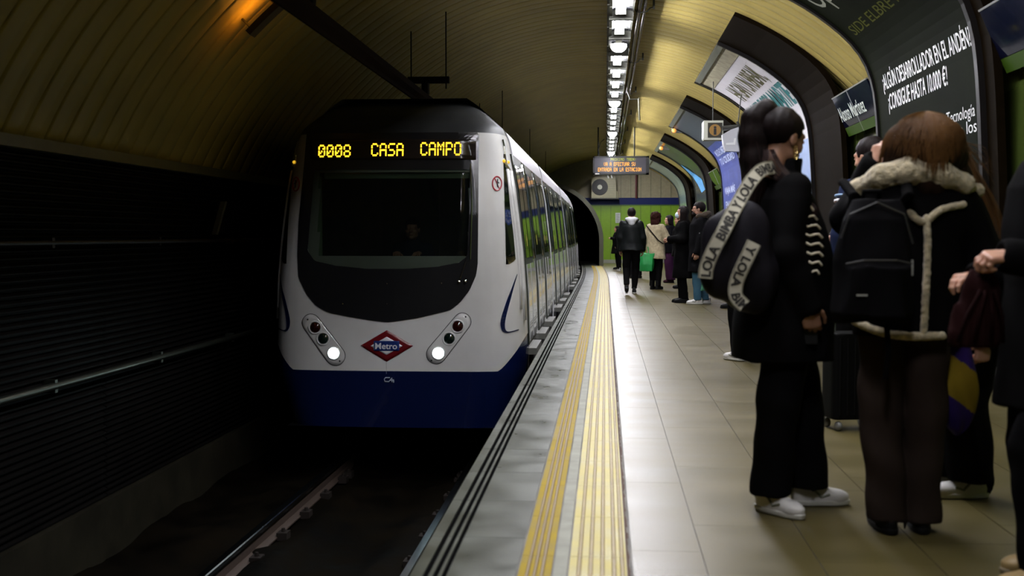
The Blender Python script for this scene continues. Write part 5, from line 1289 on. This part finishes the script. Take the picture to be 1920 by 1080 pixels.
# ---- friend behind her, face hidden
tD, iD = person('person', 1.66, 5.28, PI/2+.15, 'woman with long loose brown hair and white sneakers hidden behind the shearling jacket', H=1.63, near=True, lean=(0, .12),
    feet=((.02, .02, .05, 0), (.17, .10, -.1, 0)), knees=((-.05, .06, .46), (.1, .06, .46)),
    arms={'L': ((-.22, .02, 1.05), (-.30, .10, .745), (0, .1, -1), (1, .2, 0), 1.0), 'R': ((.22, .1, 1.08), (.12, .26, 1.05), (-.6, .6, .1), (0, 0, -1), .5)},
    coat=dict(hem=.78, w=.21, d=.15, m=M_blk, f=.005, ar=(.07, .055)), trousers=dict(r=(.11, .10, .10), m=M_blk2, f=.006, cuff=.08), hair=dict(s='long', m=M_hairb), shoes=(M_sneak, M_solew), head=(.1, -.12), laces=M_sneak)
hd_ = iD['hc']; rr = []
for i in range(160):
    a = rnd.uniform(-.1, .1); x = -.085+rnd.uniform(-.02, .02); rr.append([hd_+[x*.7, -.03+a*.4, .06], hd_+[x, -.04+a*.6, -.03], hd_+[x-.01, -.07+a, -.15], hd_+[x-.01, -.10+a*1.2, -.26], hd_+[x-.02, -.12+a*1.5, -.38+a]])
strands(tD, 'hair_strands', mat('hair_strand_brown', (1,)*3), rr, .0012)
q = local(tD, P(1795, 292, Y=5.1)); MB().lathe([(.001, -.02), (.018, -.014), (.022, 0), (.018, .014), (.001, .02)], q, 12, 'y').build('hair_scrunchie', mat('scrunchie', (.16, .20, .17), .6), tD, True)
# ---- man in the striped jacket
tC, iC = person('person', 1.76, 7.75, .35, 'dark haired man with bald patch, navy jacket with white and red sleeve stripes', H=1.84, near=True, men=True,
    feet=((-.20, .10, -1.1, 0), (.10, .0, .2, 0)), coat=dict(hem=.82, w=.215, d=.15, m=fabric('navy_cloth', (.014, .02, .05)), collar=.07, ar=(.075, .055), name='jacket'),
    trousers=dict(r=(.10, .075, .065), m=M_blk), hair=dict(s='short', m=M_hair), shoes=(fabric('navy_suede', (.012, .016, .04)), M_solew), head=(.35, -.15))
S_ = iC['S'][-1]
for i, (z, m) in enumerate(((-.03, 'stripe_pale'), (-.065, 'stripe_white'), (-.10, 'stripe_red'), (-.125, 'stripe_white'), (-.155, 'stripe_sky'))):
    m = mat(m, {'stripe_pale': (.3, .45, .65), 'stripe_white': (.72, .72, .74), 'stripe_red': (.22, .02, .03), 'stripe_sky': (.25, .45, .6)}[m], .8)
    e = np.array((-.0, -.02, -1.0)); A0 = iC['A'][-1][0]; d = (A0-S_)/np.linalg.norm(A0-S_); c = S_*np.array((.97, 1, 1))+d*(-z+.02)+np.array((-.004, 0, 0))
    u_ = np.cross(d, (0, 1, 0)); u_ /= np.linalg.norm(u_); v_ = np.cross(d, u_); R_ = .083; hw = .011 if 'white' in m.name else .007
    MB().grid([[tuple(c+d*o+(u_*math.cos(a)+v_*math.sin(a))*r) for a in [2*PI*k/24 for k in range(24)]] for o, r in ((-hw, R_-.008), (-hw*.7, R_), (hw*.7, R_), (hw, R_-.008))], True).build('sleeve_stripe', m, tC, True)
h_ = iC['hc']; e = np.array((0.0, -.045, .118)); g = Field(h_-.2, h_+.22, .006); g.ell(h_+iC['R']@np.array((.01, -.055, .088)), (.034, .030, .036), .0); vf_obj([g.mesh()], 'bald_patch', M_skin, tC)
# suitcase
c = P(1592, 700, Y=7.15)
st = tag(empty('suitcase', (c.x+.01, 7.15, 0), .25), 'black ribbed trolley suitcase standing between the women and the man', 'suitcase')
g = Field((-.2, -.14, .03), (.2, .14, .66), .009); g.stack([(.07, 0, 0, .155, .105), (.60, 0, 0, .155, .105)], .02, 6); vf_obj([g.mesh()], 'shell', mat('suitcase_black', (.003,)*3, .5, spec=.05), st)
for k in range(6): MB().tube([(-.12+.048*k, -.107, .10), (-.12+.048*k, -.107, .57)], .006, 6).build('shell_rib', mat('suitcase_rib', (.004,)*3, .4, spec=.08), st)
for sx in (-1, 1):
    for sy in (-1, 1): MB().lathe([(.001, -.014), (.026, -.014), (.030, -.008), (.030, .008), (.026, .014), (.001, .014)], (sx*.115, sy*.08, .031), 16, 'x').build('wheel', mat('wheel_grey', (.12, .12, .11), .4), st, True)
MB().tube([(-.07, .09, .6), (-.07, .09, .95), (.07, .09, .95), (.07, .09, .6)], .009, 6).build('pull_handle', M_steel, st)
# ---- figure in black at the right edge
tE, iE = person('person', 1.56, 4.0, PI/2+.12, 'person in long black coat and teal hat cut off by the right edge', H=1.74, near=True,
    feet=((-.10, .12, .0, 0), (.10, .0, .1, 0)), knees=((-.09, .14, .48), (.1, .06, .48)),
    arms={'L': ((-.20, .02, 1.10), (-.16, .265, 1.130), (.02, 1, -.02), (.35, .1, -1), .75), 'R': ((.22, .0, 1.1), (.18, .22, 1.05), (-.3, 1, 0), (0, 0, -1), .5)},
    coat=dict(hem=.60, w=.22, d=.19, flare=.02, m=M_blk, f=.005, ar=(.072, .058)), trousers=dict(r=(.10, .085, .09), m=M_blk2, cuff=.07, f=.005), hair=dict(s='cap', m=fabric('teal_knit', (.02, .16, .17))), shoes=(mat('tan_leather', (.32, .22, .09), .5, noise=.2), mat('sole_tan', (.25, .2, .12), .6)), head=(0, -.1))
# maroon garment over the hand of the figure
c = P(1838, 560, Y=3.86); t = tag(empty('folded_jacket', c), 'dark maroon garment hanging from the hand at the right edge', 'clothing')
g = Field((-.14, -.12, -.26), (.14, .14, .20), .007); g.chain([(.015, 0, .115), (-.0, 0, .03), (-.02, 0, -.12)], [.022, .055, .085], .03, flat=((0, 1, 0), .55)); g.folds(.007, 3, 60, 2); g.cutbox((-.2, -.2, -.3), (.2, .2, -.16)); vf_obj([g.mesh()], 'garment', fabric('maroon_cloth', (.014, .004, .004), .8), t)
for x in (-.06, -.02, .02, .05): MB().tube([(x*.4+.01, -.045, .03), (x, -.062, -.05), (x*1.3-.01, -.062, -.14)], .006, 6).build('pleat', fabric('maroon_dark', (.008, .002, .002)), t, True)
# purple and yellow cloth bag
c = P(1795, 700, Y=4.74); t = tag(empty('cloth_bag', c), 'purple cloth bag with a broad yellow band dangling among the group at right', 'bag')
s_ = F/4.93
def cb(u, v): q = P(u, v, Y=4.74)-Vector(c); return (q.x, q.z)
L_ = [(1798, 588), (1767, 602), (1764, 640), (1758, 680), (1757, 725), (1762, 760), (1775, 798), (1790, 816)]
R_ = [(1806, 588), (1812, 602), (1818, 640), (1826, 680), (1834, 725), (1830, 760), (1816, 798), (1798, 816)]
Lc = spl([cb(*p) for p in L_], 14); Rc = spl([cb(*p) for p in R_], 14)
def bagrow(a, b, n=64):
    row = []
    for k in range(n):
        th = 2*PI*k/n; cx = (a[0]+b[0])/2; w_ = abs(b[0]-a[0])/2; r_ = 1+.10*math.sin(5*th+a[1]*12); row.append((cx+w_*math.cos(th), .045*min(1, w_/.06)*math.sin(th)*r_+.008*math.sin(3*th+a[1]*9), (a[1]*(1-math.cos(th))+b[1]*(1+math.cos(th)))/2-.0))
    return row
rows = [bagrow(a, b) for a, b in zip(Lc, Rc)]
mb = MB().grid(rows, True); mb.mi = []
for f in mb.f:
    x = sum(mb.v[i][0] for i in f)/4; z = sum(mb.v[i][2] for i in f)/4; zz = z+x*.75; mb.mi.append(1 if -.115 < zz < .055 else 0)
mb.f += [tuple(range(64)), tuple(range(len(mb.v)-64, len(mb.v)))[::-1]]; mb.mi += [0, 0]
mb.build('bag_cloth', [fabric('cloth_purple', (.035, .018, .13), .55), fabric('cloth_yellow', (.26, .18, .02), .6)], t, True)
MB().tube([(0.0, 0, cb(1800, 590)[1]), (.01, .02, .30), (.02, .14, .40)], .008, 6).build('drawstring', mat('cord_purple', (.06, .035, .15), .7), t)
# ---- hidden middle group
person('person', 1.36, 9.2, -PI/2, 'person in dark clothes standing hidden behind the ponytailed woman, only a dark shoe showing', H=1.60, coat=dict(hem=.8, m=M_blk), trousers=dict(r=(.1, .08, .07), m=M_blk), hair=dict(s='short', m=M_hair), shoes=(M_shoe, M_shoe))
person('person', 1.33, 11.0, .6, 'person in dark jacket and white sneakers standing behind the big lettered bag', H=1.66, coat=dict(hem=.8, m=M_blk2), trousers=dict(r=(.1, .08, .07), m=M_blk), hair=dict(s='short', m=M_hair), shoes=(M_sneak, M_solew))
person('person', 2.62, 13.1, PI/2, 'seated dark haired person on the bench behind the two standing women', H=1.66, dz=.40, knees=((-.10, .42, .50), (.10, .42, .50)), feet=((-.10, .46, 0, 0), (.10, .46, 0, 0)),
       arms={'L': ((-.22, .08, .72), (-.12, .30, .78), (.5, .8, .2), (0, 0, -1), .5), 'R': ((.22, .08, .72), (.12, .30, .78), (-.5, .8, .2), (0, 0, -1), .5)}, coat=dict(hem=.46, m=M_blk2), trousers=dict(r=(.09, .075, .065), m=M_blk), hair=dict(s='short', m=M_hair), shoes=(M_shoe, M_shoe))
person('person', 2.62, 18.8, PI/2, 'seated person on the bench under the white advert, black shoe stretched out', H=1.66, dz=.42, knees=((-.10, .42, .50), (.10, .42, .50)), feet=((-.10, .60, 0, 0), (.10, .50, 0, 0)),
       arms={'L': ((-.22, .08, .72), (-.12, .30, .66), (.5, .8, .2), (0, 0, -1), .5), 'R': ((.22, .08, .72), (.12, .30, .66), (-.5, .8, .2), (0, 0, -1), .5)}, coat=dict(hem=.46, m=M_blk), trousers=dict(r=(.09, .075, .065), m=M_blk), hair=dict(s='short', m=M_hair), shoes=(M_shoe, M_shoe))
# ---- far people
tH, iH = person('person', .53, 23.2, 0, 'man in a black jacket with a white hood walking away along the platform', H=1.74, men=True, lean=(.0, .06), feet=((-.10, -.30, 0, .10, -.75), (.06, .10, .05, 0)), knees=((-.10, .04, .50), (.09, .16, .50)),
    coat=dict(hem=.86, w=.22, d=.16, m=mat('leather_black', (.004, .005, .005), .5, spec=.1, noise=.2, bump=.2), ar=(.078, .055), name='jacket'), trousers=dict(r=(.10, .075, .055), m=M_blk, cuff=.10), hair=dict(s='short', m=M_hair), shoes=(fabric('trainer_black', (.02,)*3), M_solew))
g = Field((-.2, -.3, 1.25), (.2, .2, 1.6), .012); n_ = iH['nk']; g.chain([n_+[-.10, .02, .04], n_+[-.05, -.09, .03], n_+[.05, -.09, .03], n_+[.10, .02, .04]], [.035, .05, .05, .035], .03); g.ell(n_+[0, -.10, -.03], (.07, .04, .07), .03); vf_obj([g.mesh()], 'white_hood', fabric('hood_white', (.60, .60, .62)), tH)
tJ, iJ = person('person', 1.10, 25.1, -.55, 'woman in a beige teddy coat with curly brown hair carrying a green bag', H=1.68, feet=((-.07, 0, -.1, 0), (.07, .02, .1, 0)), arms={'L': ((-.25, -.02, 1.12), (-.27, .10, .93), (0, .1, -1), (1, 0, 0), 1.1), 'R': ((.24, .05, 1.13), (.12, .24, 1.15), (-.5, .6, .2), (0, 0, -1), .5)},
    coat=dict(hem=.68, w=.20, d=.15, flare=.03, m=mat('teddy_beige', (.42, .35, .22), .95, noise=.2, nscale=20, bump=.8, bscale=90), ar=(.08, .065), f=.007), trousers=dict(r=(.09, .075, .06), m=M_blk), hair=dict(s='curly', m=fabric('hair_auburn', (.030, .010, .008), .6)), shoes=(M_shoe, M_shoe), boot=True)
MB().tube([(-.16, -.14, 1.40), (.0, -.175, 1.25), (.15, -.16, 1.08), (.22, -.05, 1.0)], .011, 6).build('cross_strap', M_blk, tJ)
c = P(1212, 487, Y=25.0); t = tag(empty('shopping_bag', c, -.2), 'bright green reusable shopping bag hanging from the beige coated woman', 'bag')
g = Field((-.24, -.13, -.32), (.24, .13, .24), .012); g.stack([(-.25, 0, 0, .135, .07), (-.1, 0, 0, .16, .085), (.14, .01, 0, .165, .05)], .02, 5); g.folds(.010, 9, 15, 5); vf_obj([g.mesh()], 'bag_body', mat('bag_green', (.010, .27, .055), .5, noise=.15, bump=.2), t)
for dy in (-.04, .04): MB().tube([(-.06, dy, .13), (-.03, dy*.4, .28), (.03, dy*.4, .28), (.06, dy, .13)], .008, 6).build('handle', mat('handle_green', (.02, .32, .08), .5), t)
tK, iK = person('person', 1.37, 20.2, PI/2-.1, 'woman in a long black coat and face mask looking left towards the train', H=1.70, feet=((-.06, 0, 0, 0), (.07, .05, 0, 0)), arms={'L': ((-.23, .0, 1.12), (-.16, .24, 1.12), (.2, 1, .1), (0, 0, -1), .8), 'R': ((.23, .0, 1.12), (.14, .24, 1.10), (-.2, 1, .1), (0, 0, -1), .8)},
    coat=dict(hem=.44, w=.20, d=.16, flare=.03, m=M_blk, ar=(.075, .06), f=.007), trousers=dict(r=(.09, .075, .06), m=M_blk), hair=dict(s='long', m=M_hair), shoes=(M_shoe, M_shoe), boot=True, head=(0, .12))
def mask_part(t, i, m, R=.0):
    g = Field((-.09, .02, -.13), (.09, .14, .03), .006); g.ell((0, .066, -.052), (.056, .054, .058), .01); V = place(g.mesh(), i['R'], i['hc'], i['k']); vf_obj([V], 'face_mask', m, t)
mask_part(tK, iK, mat('mask_blue', (.55, .68, .78), .6))
tL, iL = person('person', 1.62, 19.8, PI/2-.05, 'bearded man with glasses in a black parka with fur hood, blue jeans and white sneakers', H=1.76, men=True, feet=((-.09, .06, .0, 0), (.10, -.08, .1, 0)), coat=dict(hem=.54, w=.225, d=.18, m=M_blk2, ar=(.082, .062), f=.006, name='parka'), trousers=dict(r=(.10, .08, .068), m=fabric('denim_blue', (.05, .12, .17), .8)), hair=dict(s='short', m=M_hair), shoes=(M_sneak, M_solew), head=(0, .05))
g = Field((-.16, -.2, -.22), (.16, .2, .1), .008); g.ell((0, .05, -.085), (.056, .056, .040), .01); g.cap((-.022, .096, -.045), (.022, .096, -.045), .008); vf_obj([place(g.mesh(), iL['R'], iL['hc'], iL['k'])], 'beard', M_hair, tL)
mb = MB()
for s in (-1, 1): mb.tube([iL['hc']+iL['R']@np.array((s*.033+.022*math.cos(a), .104, .002+.017*math.sin(a))) for a in [2*PI*k/14 for k in range(15)]], .003, 5, caps=False); mb.tube([iL['hc']+iL['R']@np.array(q) for q in ((s*.055, .10, .004), (s*.082, .02, .002))], .003, 5)
mb.build('glasses', M_blk, tL)
g = Field((-.26, -.3, 1.25), (.26, .2, 1.65), .012); n_ = iL['nk']; g.chain([n_+[-.13, .05, .02], n_+[-.10, -.08, .05], n_+[.0, -.13, .06], n_+[.10, -.08, .05], n_+[.13, .05, .02]], [.04, .05, .055, .05, .04], .02); g.fuzz(.02, 3); vf_obj([g.mesh()], 'fur_hood', mat('fur_brown', (.045, .030, .018), .95, bump=1, bscale=60), tL)
MB().lathe([(.001, -.01), (.02, -.006), (.02, .006), (.001, .01)], (-.27, .0, 1.22), 10, 'x').build('sleeve_badge', M_white, tL)
t = tag(empty('tote_bag', (1.68, 19.45, .42)), 'thin green and grey bag hanging beside the jeans of the bearded man', 'bag')
g = Field((-.12, -.1, -.25), (.12, .1, .25), .01); g.stack([(-.17, 0, 0, .06, .03), (.14, 0, 0, .045, .03)], .01, 4); g.folds(.006, 9, 20, 1); vf_obj([g.mesh()], 'bag_body', mat('tote_green', (.03, .16, .08), .6), t); MB().tube([(0, 0, .12), (-.04, 0, .34)], .010, 6).build('handle', mat('tote_grey', (.2, .22, .22), .6), t)
tM, iM = person('person', 1.60, 28.6, PI/2, 'person in dark jacket and wide purple trousers behind the masked woman', H=1.68, arms={'L': ((-.23, .0, 1.12), (-.16, .22, 1.24), (.2, 1, .4), (0, 0, -1), .8), 'R': ((.23, .0, 1.12), (.2, .1, .95), (0, .4, -1), (-1, 0, 0), .5)}, coat=dict(hem=.75, w=.21, d=.17, m=M_blk2, f=.007), trousers=dict(r=(.11, .11, .11), m=fabric('cloth_plum', (.04, .012, .035))), hair=dict(s='bob', m=M_hair), shoes=(fabric('shoe_maroon', (.03, .01, .015)), M_shoe))
person('person', 1.66, 25.6, PI/2, 'person in black boots and blue jeans behind the masked woman', H=1.64, coat=dict(hem=.75, w=.21, d=.17, m=M_blk, f=.007), trousers=dict(r=(.10, .08, .075), m=fabric('denim_grey', (.07, .10, .14)), cuff=.14), hair=dict(s='short', m=M_hair), shoes=(M_shoe, M_shoe), boot=True)
person('person', .42, 39.5, PI/2, 'short dark dressed figure with bent elbows near the tunnel mouth, farthest on the left', H=1.50, arms={'L': ((-.27, -.02, 1.02), (-.14, .22, 1.08), (.3, 1, .2), (0, 0, -1), .8), 'R': ((.27, -.06, 1.02), (.14, .22, 1.08), (-.3, 1, .2), (0, 0, -1), .8)}, coat=dict(hem=.62, w=.21, d=.17, flare=.06, m=M_blk), trousers=dict(r=(.09, .07, .06), m=M_blk), hair=dict(s='short', m=M_hair), shoes=(M_shoe, M_shoe))
person('person', .55, 37.5, .3, 'dark dressed figure with black hair directly left of the white hooded man', H=1.66, coat=dict(hem=.72, m=M_blk2), trousers=dict(r=(.09, .07, .06), m=M_blk), hair=dict(s='bob', m=M_hair), shoes=(M_sneak, M_solew))
person('person', .84, 31.5, -.2, 'dark dressed figure with an elbow out walking just right of the white hooded man', H=1.66, feet=((-.12, -.02, -.1, 0), (.09, .1, .1, 0)), arms={'R': ((.36, -.02, 1.16), (.20, .18, 1.02), (-.5, .8, -.2), (-.5, 0, -1), .8), 'L': ((-.24, .0, 1.12), (-.2, .14, .95), (0, .5, -1), (1, 0, 0), .6)}, coat=dict(hem=.78, w=.22, d=.17, m=M_blk), trousers=dict(r=(.09, .075, .065), m=M_blk2), hair=dict(s='bob', m=M_hair), shoes=(M_shoe, M_shoe))
# ---- driver behind the windscreen
person('person', TXC+.06, TYF+.86, PI, 'train driver sitting in the dark cab behind the windscreen', H=1.72, dz=.34, knees=((-.10, .20, .62), (.10, .20, .62)), feet=((-.10, .22, 0, .30), (.10, .22, 0, .30)), men=True,
       arms={'L': ((-.22, .08, .82), (-.12, .30, 1.0), (.1, .9, 0), (0, 0, -1), .4), 'R': ((.22, .08, .82), (.12, .30, 1.0), (-.1, .9, 0), (0, 0, -1), .4)}, coat=dict(hem=.55, m=fabric('uniform', (.02, .025, .04)), collar=.06), trousers=dict(r=(.08, .07, .06), m=M_blk, cuff=.38), hair=dict(s='short', m=M_hair), shoes=(M_shoe, M_shoe))
